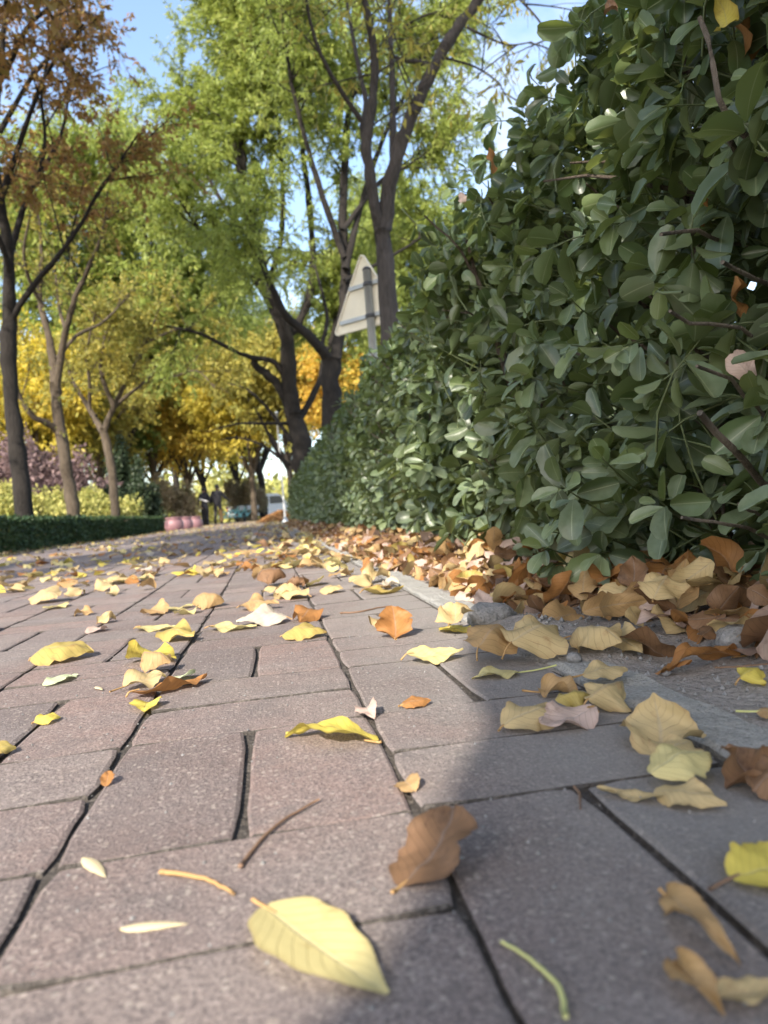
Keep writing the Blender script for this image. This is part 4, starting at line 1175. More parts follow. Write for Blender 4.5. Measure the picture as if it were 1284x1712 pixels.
def g2(a, b, z=0.0): return ground(a, b, z)
H = [  # label, base px, tip px, kind, colour, options
    ('large pale yellow leaf with an orange base, lying nearest the camera', (445, 1538), (652, 1688), 'ovate', 'pale', dict(W=0.40, fold=0.18, bend=-0.12, wave=0.0, seed=3, stalk=0.10, lift=0.001, Lm=0.1)),
    ('brown crinkled leaf with a yellowish midrib lying across the dark groove', (672, 1503), (800, 1420), 'round', 'brown', dict(W=0.78, fold=0.12, bend=0.3, wave=0.09, seed=5, tilt=0.2, stalk=0.14, pitch=0.42, Lm=0.05)),
    ('bright yellow leaf with a curved brown stalk, cut by the right picture edge', (1225, 1500), (1345, 1470), 'round', 'yellow', dict(W=0.75, fold=0.12, bend=-0.3, wave=0.08, seed=6, stalk=0.35, tilt=-0.25, stalk_mat='stalk_brown')),
    ('narrow twisted brown leaf curling along the paving joint', (1118, 1522), (1240, 1640), 'narrow', 'tan', dict(W=0.26, fold=0.5, bend=-0.8, wave=0.2, twist=1.0, seed=7, stalk=0.1)),
    ('tan curled leaf at the bottom right corner', (1135, 1640), (1215, 1730), 'narrow', 'tan', dict(W=0.5, fold=0.9, bend=-0.7, wave=0.2, twist=0.6, seed=8, stalk=0.05)),
    ('tan leaf flat in the bottom right corner, half out of the picture', (1190, 1700), (1330, 1690), 'ovate', 'sand', dict(W=0.4, fold=0.4, bend=-0.3, wave=0.1, seed=9, stalk=0)),
    ('tiny brown leaf scrap standing in the left groove', (178, 1325), (190, 1296), 'ovate', 'orange', dict(W=0.6, fold=0.3, bend=-0.4, seed=10, stalk=0, pitch=0.5, Lm=0.014)),
    ('bright clean yellow pointed leaf in the middle of the sunlit bricks', (630, 1256), (478, 1243), 'narrow', 'yellow', dict(W=0.42, fold=0.18, bend=-0.45, wave=0.10, seed=11, stalk=0.05, tilt=-0.2)),
    ('tiny tan scrap stuck in the right groove', (678, 1322), (696, 1340), 'round', 'tan', dict(W=0.8, fold=0.3, bend=-0.6, seed=12, stalk=0)),
    ('tiny brown scrap in the groove above the yellow pointed leaf', (615, 1196), (627, 1213), 'ovate', 'mauve', dict(W=0.6, fold=0.5, bend=-0.6, seed=13, stalk=0)),
    ('small orange-tan leaf lying alone beyond the yellow pointed leaf', (672, 1192), (722, 1184), 'ovate', 'orange', dict(W=0.55, fold=-0.2, bend=-0.6, wave=0.05, seed=14, stalk=0.1)),
    ('pale yellow slender leaf pointing at the brick joint', (682, 1112), (776, 1103), 'narrow', 'pale', dict(W=0.48, fold=0.15, bend=0.35, wave=0.06, seed=15, stalk=0.12, tilt=-0.3)),
    ('pale yellow leaf with a long straw stalk ending at a dry cluster', (868, 1132), (790, 1142), 'ovate', 'pale', dict(W=0.6, fold=0.1, bend=-0.2, wave=0.1, seed=16, stalk=0.9, stalk_mat='stalk_green')),
    ('orange-brown cupped leaf standing upright on the paving', (660, 1070), (655, 1012), 'round', 'orange', dict(W=0.9, fold=0.55, bend=1.2, wave=0.12, seed=17, pitch=0.9, stalk=0.2)),
    ('olive-brown domed leaf at the end of the groove', (472, 1069), (547, 1064), 'ovate', 'olive', dict(W=0.62, fold=-0.35, bend=-1.0, wave=0.05, seed=18, stalk=0.05)),
    ('large olive-yellow domed leaf on the left bricks', (52, 1112), (170, 1100), 'ovate', 'olive', dict(W=0.66, fold=-0.3, bend=-1.0, wave=0.04, seed=19, stalk=0.03)),
    ('pale green smooth oval leaf near the left edge', (76, 1152), (122, 1133), 'round', 'mint', dict(W=0.5, fold=0.05, bend=-0.2, seed=20, stalk=0)),
    ('small yellow leaf tipped up over a left brick joint', (58, 1217), (102, 1208), 'ovate', 'yellow', dict(W=0.7, fold=-0.2, bend=-0.9, wave=0.1, seed=21, stalk=0.1, tilt=-0.3)),
    ('yellow-brown leaf cut by the left picture edge', (-40, 1275), (28, 1262), 'ovate', 'olive', dict(W=0.7, fold=-0.2, bend=-0.8, wave=0.1, seed=22, stalk=0)),
    ('yellow ragged leaf at the back of the left cluster', (222, 1110), (296, 1112), 'ovate', 'yellow', dict(W=0.7, fold=0.2, bend=-0.3, wave=0.2, seed=23, stalk=0.0, tilt=0.25)),
    ('folded brown leaf on top of the left cluster', (238, 1128), (288, 1130), 'round', 'tan', dict(W=0.8, fold=-0.7, bend=-1.5, wave=0.05, seed=24, stalk=0, lift=0.004)),
    ('tan leaf with a long stalk at the front of the left cluster', (208, 1160), (278, 1142), 'ovate', 'sand', dict(W=0.62, fold=0.25, bend=-0.5, wave=0.2, seed=25, stalk=0.35, lift=0.001)),
    ('pale green leaf scrap tucked in the left cluster', (286, 1150), (320, 1136), 'round', 'mint', dict(W=0.75, fold=0.15, bend=-0.2, seed=26, stalk=0, tilt=0.3)),
    ('large orange-brown leaf at the front of the left cluster', (218, 1176), (380, 1138), 'ovate', 'orange', dict(W=0.40, fold=0.3, bend=0.5, wave=0.15, seed=27, stalk=0.05, tilt=0.25)),
    ('yellow leaf scrap lying in the left groove under the cluster', (252, 1182), (243, 1200), 'ovate', 'yellow', dict(W=0.7, fold=0.3, bend=-0.3, seed=28, stalk=0)),
    ('yellow-brown wavy leaf across the groove behind the left cluster', (278, 1068), (362, 1080), 'ovate', 'olive', dict(W=0.55, fold=-0.2, bend=-0.4, wave=0.2, seed=29, stalk=0, tilt=-0.25)),
    ('flat pale yellow leaf beyond the left cluster', (228, 1055), (300, 1052), 'narrow', 'pale', dict(W=0.5, fold=0.1, bend=0.3, wave=0.05, seed=30, stalk=0.05)),
    ('bleached crinkled leaf in front of the brown heap', (480, 1040), (385, 1048), 'ovate', 'white', dict(W=0.65, fold=-0.2, bend=-0.6, wave=0.1, seed=31, stalk=0.1)),
    ('pale thin leaf under the bleached crinkled leaf', (350, 1054), (452, 1050), 'narrow', 'pale', dict(W=0.5, fold=0.1, bend=0.2, wave=0.1, seed=32, stalk=0.1)),
    ('tan-brown domed leaf over the end of the left groove', (322, 1016), (376, 1012), 'round', 'tan', dict(W=0.8, fold=-0.6, bend=-1.6, wave=0.03, seed=33, stalk=0)),
    ('pale narrow leaf left of the tan-brown domed leaf', (270, 1022), (325, 1012), 'narrow', 'pale', dict(W=0.4, fold=0.1, bend=0.1, seed=34, stalk=0)),
    ('small tan leaf at the end of the pale narrow leaf', (248, 1025), (276, 1026), 'round', 'tan', dict(W=0.8, fold=0.4, bend=-0.8, wave=0.1, seed=35, stalk=0, tilt=-0.3)),
    ('tan domed leaf with a pale underside on the left bricks', (64, 1008), (112, 1008), 'round', 'sand', dict(W=0.8, fold=-0.3, bend=-1.2, wave=0.1, seed=36, stalk=0)),
    ('pale flat leaf slipped under the tan domed leaf', (75, 1022), (118, 1012), 'narrow', 'pale', dict(W=0.5, fold=0.1, bend=0.2, seed=37, stalk=0)),
    ('straw-coloured leaf in the row stretching right of the tan domed leaf', (110, 1000), (172, 986), 'narrow', 'sand', dict(W=0.5, fold=-0.3, bend=-0.8, wave=0.2, seed=38, stalk=0.1)),
    ('sandy leaf at the right end of the row on the left bricks', (160, 990), (218, 978), 'ovate', 'sand', dict(W=0.6, fold=-0.3, bend=-0.9, wave=0.2, seed=39, stalk=0.1)),
    ('small crumpled tan leaf below the row on the left bricks', (125, 1030), (158, 1028), 'ovate', 'tan', dict(W=0.6, fold=0.3, bend=-0.5, wave=0.3, seed=40, stalk=0)),
    ('tiny yellow curled leaf over the second left groove', (164, 1044), (194, 1038), 'ovate', 'sand', dict(W=0.7, fold=0.6, bend=-0.8, wave=0.3, seed=41, stalk=0.1)),
    ('small dull brown leaf under the second left groove', (146, 1062), (176, 1054), 'round', 'mauve', dict(W=0.7, fold=0.3, bend=-0.3, seed=42, stalk=0)),
    ('dark brown curled leaf on the brown heap', (430, 982), (480, 978), 'round', 'brown', dict(W=0.95, fold=-0.6, bend=-1.7, wave=0.1, seed=43, stalk=0, lift=0.008)),
    ('reddish brown curled leaf at the right of the brown heap', (480, 985), (518, 980), 'round', 'brown', dict(W=0.95, fold=0.7, bend=1.0, wave=0.3, seed=44, stalk=0, lift=0.004)),
    ('long sandy leaf across the front of the brown heap', (515, 1000), (420, 1000), 'ovate', 'sand', dict(W=0.55, fold=-0.25, bend=-0.6, wave=0.2, seed=45, stalk=0.1)),
    ('tan leaf lowest in the brown heap', (402, 1018), (500, 1014), 'ovate', 'tan', dict(W=0.5, fold=-0.25, bend=-0.7, wave=0.25, seed=46, stalk=0.1)),
    ('yellowish leaf lying on the brown heap', (440, 996), (520, 990), 'narrow', 'sand', dict(W=0.5, fold=0.2, bend=-0.4, wave=0.2, seed=47, stalk=0, lift=0.008)),
    ('pale domed leaf right of the brown heap', (535, 992), (575, 990), 'ovate', 'sand', dict(W=0.7, fold=-0.3, bend=-0.8, seed=48, stalk=0)),
    ('yellowish tipped-up leaf just right of the brown heap', (520, 982), (542, 970), 'ovate', 'pale', dict(W=0.5, fold=0.2, bend=0.4, seed=49, stalk=0, tilt=0.4)),
    ('folded sandy leaf at the left of the cluster by the kerb', (590, 985), (625, 975), 'ovate', 'sand', dict(W=0.7, fold=-0.6, bend=-0.8, wave=0.1, seed=50, stalk=0)),
    ('sandy crumpled leaf at the back of the cluster by the kerb', (615, 978), (658, 966), 'ovate', 'sand', dict(W=0.7, fold=0.5, bend=-0.6, wave=0.3, seed=51, stalk=0, lift=0.006)),
    ('olive curved leaf in front of the cluster by the kerb', (608, 996), (680, 990), 'narrow', 'olive', dict(W=0.5, fold=0.4, bend=0.7, wave=0.1, seed=52, stalk=0.1)),
    ('bleached folded leaf at the right of the cluster by the kerb', (645, 985), (680, 972), 'ovate', 'white', dict(W=0.7, fold=0.6, bend=0.8, wave=0.2, seed=53, stalk=0, pitch=0.4)),
    ('yellow-green leaf tipped up beyond the cluster by the kerb', (555, 957), (585, 938), 'ovate', 'pale', dict(W=0.65, fold=0.2, bend=-0.4, wave=0.1, seed=54, stalk=0, pitch=0.5)),
    ('yellow flat leaf scrap beside the grey stone', (742, 1052), (782, 1060), 'round', 'yellow', dict(W=0.6, fold=0.05, bend=-0.2, seed=55, stalk=0)),
    # cluster on the paving by the kerb
    ('brown curled leaf at the back of the cluster on the right bricks', (905, 1165), (965, 1172), 'round', 'tan', dict(W=0.85, fold=0.7, bend=-0.6, wave=0.25, seed=56, stalk=0.5)),
    ('yellow-brown rolled leaf in the middle of the cluster on the right bricks', (930, 1198), (990, 1192), 'round', 'olive', dict(W=0.9, fold=-0.9, bend=-1.2, wave=0.2, seed=57, stalk=0)),
    ('mustard cupped leaf at the right of the cluster on the right bricks', (985, 1205), (1045, 1180), 'round', 'sand', dict(W=0.85, fold=-0.8, bend=-0.9, wave=0.15, seed=58, stalk=0.3)),
    ('tan arched leaf at the left front of the cluster on the right bricks', (842, 1235), (945, 1205), 'narrow', 'sand', dict(W=0.5, fold=-0.3, bend=-0.8, wave=0.15, seed=59, stalk=0.08)),
    ('mauve tan leaf spread at the front of the cluster on the right bricks', (995, 1212), (905, 1240), 'ovate', 'mauve', dict(W=0.6, fold=0.15, bend=0.5, wave=0.15, seed=60, stalk=0.1, tilt=0.2)),
    # cluster at the right edge
    ('sandy upright leaf at the back of the cluster near the right edge', (1105, 1275), (1095, 1225), 'ovate', 'sand', dict(W=0.9, fold=0.25, bend=0.7, wave=0.2, seed=61, pitch=0.6, stalk=0)),
    ('sandy leaf leaning under the pale yellow leaf near the right edge', (1100, 1300), (1160, 1275), 'ovate', 'sand', dict(W=0.75, fold=-0.3, bend=-0.7, wave=0.2, seed=62, stalk=0)),
    ('pale yellow folded leaf on the cluster near the right edge', (1090, 1330), (1190, 1300), 'ovate', 'pale', dict(W=0.62, fold=-0.35, bend=-0.9, wave=0.08, seed=63, stalk=0, lift=0.006, tilt=-0.2)),
    ('tan leaf in front of the cluster near the right edge', (1095, 1345), (1218, 1372), 'ovate', 'sand', dict(W=0.5, fold=-0.2, bend=-0.6, wave=0.12, seed=64, stalk=0)),
    ('narrow yellow leaf pointing left from the cluster near the right edge', (1108, 1360), (1000, 1342), 'narrow', 'sand', dict(W=0.3, fold=0.25, bend=0.5, wave=0.1, seed=65, stalk=0)),
    ('big curled brown leaf at the right picture edge', (1300, 1345), (1215, 1300), 'round', 'brown', dict(W=0.8, fold=0.6, bend=0.9, wave=0.3, seed=66, stalk=0.15, pitch=0.3)),
    ('dark brown leaf cut by the right picture edge', (1350, 1330), (1262, 1355), 'round', 'brown', dict(W=0.7, fold=-0.5, bend=-1.0, wave=0.2, seed=67, stalk=0)),
]
for lab, b, t_, kind, colr, kw in H:
    drop_leaf(lab, g2(*b), g2(*t_), kind, colr, **kw)

# leaves lying on the soil by the hedge foot
HS = [
    ('large sandy leaf standing on edge against the low hedge cluster', (855, 1085), (935, 1060), 'ovate', 'sand', dict(W=0.75, fold=-0.4, bend=-0.8, wave=0.15, seed=71, tilt=-0.4)),
    ('tan domed leaf at the edge of the leaf litter, right of the hanging hedge cluster', (955, 1062), (1040, 1072), 'round', 'sand', dict(W=0.75, fold=-0.5, bend=-1.2, wave=0.12, seed=72)),
    ('flat sandy leaf at the front of the leaf litter', (972, 1112), (1048, 1104), 'ovate', 'sand', dict(W=0.7, fold=-0.15, bend=-0.5, wave=0.1, seed=73, tilt=-0.2)),
    ('long twisted mustard leaf lying on the dry soil', (1235, 1076), (1075, 1105), 'narrow', 'orange', dict(W=0.36, fold=0.35, bend=-0.5, wave=0.25, twist=0.7, seed=74, tilt=-0.3)),
    ('small curled yellow leaf on the soil at the right edge', (1235, 1115), (1275, 1105), 'ovate', 'yellow', dict(W=0.8, fold=-0.7, bend=-1.2, wave=0.2, seed=75)),
    ('tan leaf at the right picture edge with a straw stalk', (1262, 1155), (1320, 1160), 'ovate', 'tan', dict(W=0.6, fold=-0.2, bend=-0.6, seed=76, stalk=0.6, stalk_mat='stalk_green')),
    ('big bleached tan leaf high on the leaf litter under the hedge', (1095, 1045), (1150, 1000), 'round', 'sand', dict(W=0.85, fold=-0.4, bend=-1.0, wave=0.2, seed=77, lift=0.03, pitch=0.4)),
    ('tan leaf standing behind the bleached leaf in the litter', (1165, 1030), (1200, 985), 'ovate', 'sand', dict(W=0.7, fold=0.3, bend=0.4, wave=0.1, seed=78, lift=0.03, pitch=0.6)),
    ('russet leaf leaning against the hedge stems in the litter', (1060, 1020), (1090, 960), 'ovate', 'brown', dict(W=0.7, fold=0.3, bend=0.4, wave=0.15, seed=79, lift=0.03, pitch=0.8)),
    ('yellow curled leaf by the grey stone', (750, 1040), (790, 1005), 'round', 'sand', dict(W=0.85, fold=0.6, bend=1.0, wave=0.2, seed=80, lift=0.006, pitch=0.4)),
    ('brown strip of leaf leaning on the grey stone', (810, 1020), (775, 985), 'narrow', 'mauve', dict(W=0.5, fold=0.3, bend=0.3, seed=81, lift=0.012, pitch=0.5)),
    ('tan leaf folded over the corner of the grey stone', (800, 1090), (850, 1050), 'ovate', 'tan', dict(W=0.65, fold=-0.5, bend=-0.9, wave=0.1, seed=82, lift=0.003)),
]
for lab, b, t_, kind, colr, kw in HS:
    zb = 0.022
    P0, P1 = g2(b[0], b[1], zb), g2(t_[0], t_[1], zb)
    c_ = (P0 + P1) / 2
    zz = max(float(soil_z(c_[0], c_[1])) if c_[0] > 0.335 else 0.008, float(dust_z(c_[0], c_[1]))) + 0.003
    drop_leaf(lab, P0, P1, kind, colr, zg=zz, group='leaves at the foot of the hedge', **kw)

# scatter: shared shapes, single objects
LT, LW = [], []
prng = rs(91)
for s in range(12):
    V, Q, uv = leaf_tpl(9, 7, ['ovate', 'round', 'ovate', 'narrow'][s % 4], [0.6, 0.75, 0.55, 0.42][s % 4], prng.choice([-0.45, -0.2, 0.2, 0.5]), prng.choice([-2.2, -1.5, -0.8, 0.9, 1.5]), prng.uniform(0.1, 0.4), prng.uniform(-0.5, 0.5), 0, 500 + s)
    V = V - V.mean(axis=0)
    mid_ = V.reshape(9, 7, 3)
    bow = mid_[4, 3, 2] - 0.5 * (mid_[0, 3, 2] + mid_[-1, 3, 2])
    LW.append((['broad', 'rounded', 'broad', 'narrow'][s % 4]) + (' arched' if bow > 0.12 else ' cupped' if bow < -0.08 else ' flat'))
    LT.append((V, Q, uv))
LTM = [mk_mesh('fallen_leaf', t[0], t[1], None, t[2]) for t in LT]
COLN = {'yellow': 'yellow', 'pale': 'pale yellow', 'tan': 'tan', 'sand': 'sandy', 'brown': 'brown', 'orange': 'orange-brown', 'olive': 'olive', 'white': 'bleached', 'mauve': 'mauve'}
CK = ['sand', 'tan', 'pale', 'yellow', 'orange', 'brown', 'olive', 'white']
CP = [0.32, 0.22, 0.12, 0.05, 0.09, 0.08, 0.06, 0.06]
def put_leaf(x, y, zg, L, colr, label, group, rng, steep=0.25):
    s = rng.randint(12)
    V = LT[s][0]
    o = add('fallen_leaf', LTM[s], F[colr], None, None, True)
    ez = rng.rand() * 6.283
    ex, ey = rng.normal(0, steep), rng.normal(0, steep)
    o.rotation_euler = (ex, ey, ez)
    o.scale = (L, L, L)
    Rm_ = np.array(o.rotation_euler.to_matrix())
    o.location = (x, y, zg - np.percentile((V * L @ Rm_.T)[:, 2], 4))
    tag(o, ('small ' if L < 0.066 else 'large ' if L > 0.08 else '') + LW[s] + ' ' + label, 'leaf', group)
rng = rs(92)
cnt = 0
while cnt < 118:
    y = 1.05 + 5.2 * rng.rand() ** 1.5
    x = rng.uniform(-2.6, 0.27) if rng.rand() < 0.68 else 0.27 - abs(rng.normal(0, 0.22))
    a, b, dp_ = project((x, y, 0))
    if not (-20 < a < 1300) or x < -2.6: continue
    colr = CK[rng.choice(len(CK), p=CP)]
    if y < 1.9 and x > -0.4 and rng.rand() < 0.6: continue
    where = 'just past the near clusters' if y < 1.7 else 'beyond the brown heap' if y < 2.6 else 'well up the path' if y < 4.0 else 'far up the path'
    if x > -0.12:
        lab = '%s fallen leaf near the kerb, %s' % (COLN[colr], where)
    elif x > -1.0:
        lab = '%s fallen leaf mid-path, %s' % (COLN[colr], where)
    else:
        lab = '%s fallen leaf on the low-hedge side, %s' % (COLN[colr], where)
    put_leaf(x, y, float(pave_z(x, y)) + 0.001, rng.uniform(0.055, 0.092), colr, lab, 'leaves scattered on the path', rng, 0.3)
    cnt += 1
cnt = 0
CK2 = ['sand', 'tan', 'orange', 'brown', 'olive', 'mauve']
CP2 = [0.24, 0.27, 0.22, 0.15, 0.06, 0.06]
while cnt < 76:
    y = 0.62 + 1.9 * rng.rand() ** 1.3
    x = 0.36 + abs(rng.normal(0, 0.13))
    a, b, dp_ = project((x, y, 0.03))
    if not (-10 < a < 1300) or x > 0.75: continue
    if x < 0.42 and 0.55 < y < 0.95 and rng.rand() < 0.8: continue
    colr = CK2[rng.choice(len(CK2), p=CP2)]
    lab = '%s dry leaf %s' % (COLN[colr], 'heaped under the near hedge' if y < 1.0 else 'in the litter by the grey stone' if y < 1.4 else 'in the drift at the hedge foot further along')
    put_leaf(x, y, float(soil_z(x, y)) + 0.004 + 0.045 * rng.rand() * np.clip((x - 0.36) / 0.12, 0, 1), rng.uniform(0.05, 0.085), colr, lab, 'leaf litter under the hedge', rng, 0.55)
    cnt += 1

# everything smaller and further: one drift
def drift(name, label, n, fx, seed, mats, sizes, steep, res=(4, 3)):
    rng = rs(seed)
    x, y, z = fx(n, rng)
    n = len(x)
    T = [leaf_tpl(res[0], res[1], ['ovate', 'round', 'narrow'][s % 3], [0.6, 0.75, 0.42][s % 3], prng.choice([-0.5, -0.2, 0.3]), prng.uniform(-1.4, 0.8), 0.2, prng.uniform(-0.5, 0.5), 0, 600 + s) for s in range(8)]
    T = [(t[0] - np.array((0, 0.5, t[0][:, 2].min() * 0.6)), t[1], t[2]) for t in T]
    a = rng.rand(n) * 6.283
    d = np.c_[np.cos(a), np.sin(a), rng.normal(0, steep, n)]
    R = frames(unit(d), unit(np.c_[rng.normal(0, steep, (n, 2)), np.ones(n)]))
    S = rng.uniform(sizes[0], sizes[1], n)
    V, Q, uv = leaf_batch(T, np.c_[x, y, z], R, S, rng)
    me = mk_mesh(name, V, Q, None, uv)
    for k in mats: me.materials.append(F[k])
    per = len(T[0][1])
    me.polygons.foreach_set('material_index', np.repeat(rng.choice(len(mats), n), per).astype(np.int32))
    o = bpy.data.objects.new(name, me)
    col.objects.link(o)
    return tag(o, label, 'fallen leaves', kind='stuff')
def f_path(n, rng):
    y = 2.4 + 34 * rng.rand(n) ** 1.9
    u = rng.rand(n)
    x = np.where(u < 0.7, rng.uniform(-2.7, 0.27, n), np.where(u < 0.84, 0.27 - np.abs(rng.normal(0, 0.25, n)), -2.72 + np.abs(rng.normal(0, 0.16, n))))
    return x, y, pave_z(x, y) + 0.006
drift('fallen_leaves', 'thin scatter of small fallen leaves over the far paving', 1800, f_path, 93, ['sand', 'tan', 'pale', 'sand', 'orange', 'yellow'], (0.045, 0.085), 0.25)
def f_litter(n, rng):
    y = 1.9 + 14 * rng.rand(n) ** 1.5
    x = np.where(y > 1.3, 0.31, 0.345) + np.abs(rng.normal(0, 0.17, n))
    k = (x < 0.95) & ~((x < 0.44) & (y < 1.0) & (rng.rand(n) < 0.9))
    x, y = x[k], y[k]
    return x, y, soil_z(x, y) + 0.006 + 0.05 * rng.rand(len(x)) * np.clip((x - 0.36) / 0.12, 0, 1)
drift('leaf_litter', 'deep drift of dry brown and orange leaves under the hedge', 3600, f_litter, 94, ['tan', 'orange', 'brown', 'sand', 'brown', 'mauve'], (0.045, 0.08), 0.6)
def f_near(n, rng):
    y = 0.55 + 1.5 * rng.rand(n)
    x = 0.345 + np.abs(rng.normal(0, 0.17, n))
    k = (x < 0.95) & ~((x < 0.44) & (y < 1.0) & (rng.rand(n) < 0.9))
    x, y = x[k], y[k]
    return x, y, soil_z(x, y) + 0.004 + 0.035 * rng.rand(len(x)) * np.clip((x - 0.36) / 0.12, 0, 1)
drift('leaf_litter', 'dry brown and tan leaves and leaf scraps under the near hedge', 950, f_near, 97, ['tan', 'orange', 'brown', 'sand', 'brown', 'mauve'], (0.03, 0.085), 0.6, (9, 5))
def f_heap(n, rng):
    r = rng.rand(n) ** 0.6; a = rng.rand(n) * 6.283
    x, y = 0.35 + 0.75 * r * np.cos(a), 22.5 + 1.6 * r * np.sin(a)
    return x, y, 0.01 + 0.32 * (1 - r ** 1.3) * (0.8 + 0.2 * rng.rand(n))
drift('leaf_heap', 'swept heap of orange leaves past the end of the hedge', 2600, f_heap, 95, ['orange', 'tan', 'orange'], (0.07, 0.12), 0.5)
def f_verge(n, rng):
    y = 6 + 40 * rng.rand(n) ** 1.5
    x = np.where(rng.rand(n) < 0.6, -3.4 - 8 * rng.rand(n), 0.3 + 2.5 * rng.rand(n))
    k = (x < 0) | (y > 17)
    x, y = x[k], y[k]
    return x, y, x * 0 - 0.06
drift('verge_leaves', 'fallen leaves spread over the verge behind the low hedge', 3000, f_verge, 96, ['tan', 'sand', 'orange'], (0.07, 0.12), 0.3)

# dry leaves caught in the hedge
for lab, a, b, Y_, L, colr in [
    ('pinkish dry leaf caught in the hedge at the right edge', 1240, 612, 0.68, 0.038, 'mauve'), ('orange dry leaf caught deep in the hedge near the right edge', 1235, 500, 0.74, 0.055, 'orange'),
    ('small orange leaf caught in the upper hedge', 1180, 352, 0.80, 0.045, 'orange'), ('orange leaf stuck on the hedge shoulder', 822, 268, 1.30, 0.05, 'orange'),
    ('pale brown leaf stuck on the hedge edge against the willow', 772, 330, 1.62, 0.04, 'mauve'), ('yellow leaf caught high in the hedge at the top edge', 1210, 22, 0.70, 0.05, 'yellow'),
    ('dark orange leaf caught high in the hedge at the top edge', 1240, 62, 0.74, 0.06, 'orange'), ('brown leaf caught in the hedge beside the hanging cluster', 1020, 10, 0.95, 0.05, 'brown')]:
    P = at(a, b, Y_)
    o = add('fallen_leaf', LTM[rng.randint(12)], F[colr], None, None, True)
    o.location = tuple(P); o.scale = (L, L, L)
    o.rotation_euler = (rng.uniform(0.8, 1.8), rng.uniform(-0.6, 0.6), rng.uniform(-1.2, 1.2))
    tag(o, lab, 'leaf', 'dry leaves caught in the hedge')

# loose stalks, twigs and seeds
def stick(name, label, cat, pts, r0_, r1_, mat, zl=0.0018):
    P = np.array([g2(a, b) for a, b in pts])
    P[:, 2] = pave_z(P[:, 0], P[:, 1]) + zl
    c = P.mean(axis=0)
    n = 14
    Q = resample(P, n, 0.0002, rng)
    m = MB().tube(Q - c, np.linspace(r0_, r1_, n), 7)
    m.lathe(tuple(Q[0] - c - np.array((0, 0, r0_))), [(r0_ * 0.4, 0), (r0_ * 1.35, r0_ * 0.7), (r0_ * 1.35, r0_ * 1.3), (r0_ * 0.4, r0_ * 2)], 7)
    o = m.build(name, M[mat], None, True)
    o.location = tuple(c)
    return tag(o, label, cat)
stick('leaf_stalk', 'curved pale green leaf stalk by the groove at the bottom edge', 'stalk', [(842, 1602), (880, 1625), (920, 1660), (942, 1690), (948, 1730)], 0.0007, 0.0011, 'stalk_green')
stick('twig', 'thin brown twig lying across the sunlit brick', 'twig', [(404, 1466), (440, 1420), (480, 1385), (535, 1354)], 0.0012, 0.0007, 'stalk_brown')
stick('leaf_stalk', 'short orange-brown leaf stalk left of the large yellow leaf', 'stalk', [(272, 1474), (310, 1480), (355, 1492), (392, 1514)], 0.0013, 0.0008, 'stalk_tan')
stick('twig', 'small dry crooked stem lying on a joint by the right cluster', 'twig', [(962, 1334), (970, 1345), (972, 1372)], 0.0008, 0.0006, 'stalk_brown')
stick('twig', 'dark twig lying in front of the cluster by the kerb', 'twig', [(570, 1026), (600, 1024), (630, 1018), (655, 1014)], 0.0018, 0.001, 'stalk_brown')
stick('twig', 'fine dark twig lying on the dry soil at the right', 'twig', [(1200, 1158), (1240, 1156), (1290, 1150)], 0.0009, 0.0007, 'stalk_brown', 0.02)
for lab, b, t_ in (('long pale winged seed on the near left brick', (202, 1568), (316, 1560)), ('short pale winged seed beside the left groove', (140, 1446), (178, 1480)), ('tiny white seed husk beyond the left cluster front', (160, 1154), (172, 1160))):
    A_, B_ = g2(*b), g2(*t_)
    V, Q, uv = leaf_tpl(9, 5, 'narrow', 0.24, -0.3, -0.3, 0.0, 0.2, 0, 5)
    L = np.linalg.norm(A_ - B_)
    V = V * L
    V[:, 2] -= V[:, 2].min()
    o = add('winged_seed', mk_mesh('winged_seed', V, Q, None, uv), M['seed'])
    o.location = (A_[0], A_[1], float(pave_z(A_[0], A_[1])) + 0.001)
    o.rotation_euler = (0, 0, math.atan2(B_[1] - A_[1], B_[0] - A_[0]) - math.pi / 2)
    tag(o, lab, 'seed')

# grey lumps of rubble in the soil
def rock(label, P, s, seed):
    rng = rs(seed)
    n1, n2 = 14, 22
    th = np.linspace(0.02, math.pi - 0.02, n1)[:, None]
    ph = np.linspace(0, 2 * math.pi, n2, endpoint=False)[None, :]
    D = np.stack((np.sin(th) * np.cos(ph), np.sin(th) * np.sin(ph), np.cos(th) + 0 * ph), -1)
    r = 1 + 0.16 * lump(D[..., 0] * 0.5 + seed, D[..., 1] * 0.5 + D[..., 2] * 0.4, seed) + 0.05 * lump(D[..., 0] * 2, D[..., 2] * 2, seed + 1)
    V = (D * r[..., None] * np.array(s)).reshape(-1, 3)
    idx = np.arange(n1 * n2).reshape(n1, n2)
    Q = np.stack((idx[:-1], idx[1:], np.roll(idx, -1, 1)[1:], np.roll(idx, -1, 1)[:-1]), -1).reshape(-1, 4)
    o = add('stone', mk_mesh('stone', V, Q, None, None, True, [list(range(n2)), list(range((n1 - 1) * n2, n1 * n2))[::-1]]), M['stone'])
    o.location = tuple(P)
    o.rotation_euler = (0, 0, rng.rand() * 6)
    return tag(o, label, 'stone')
q = g2(828, 1050, 0.0); rock('rough grey stone half buried in leaves at the kerb', (q[0], q[1] + 0.02, 0.014), (0.034, 0.030, 0.020), 3)
q = g2(1240, 1075, 0.02); rock('grey lump of rubble in the soil at the right', (q[0], q[1] + 0.01, 0.022), (0.022, 0.02, 0.016), 5)
q = g2(960, 1100, 0.01); rock('pale pebble on the dirt in front of the litter', (q[0], q[1], 0.010), (0.008, 0.007, 0.006), 7)
rng = rs(101)
n = 900
x = 0.335 + 0.30 * rng.rand(n) ** 1.4; y = 0.45 + 0.8 * rng.rand(n)
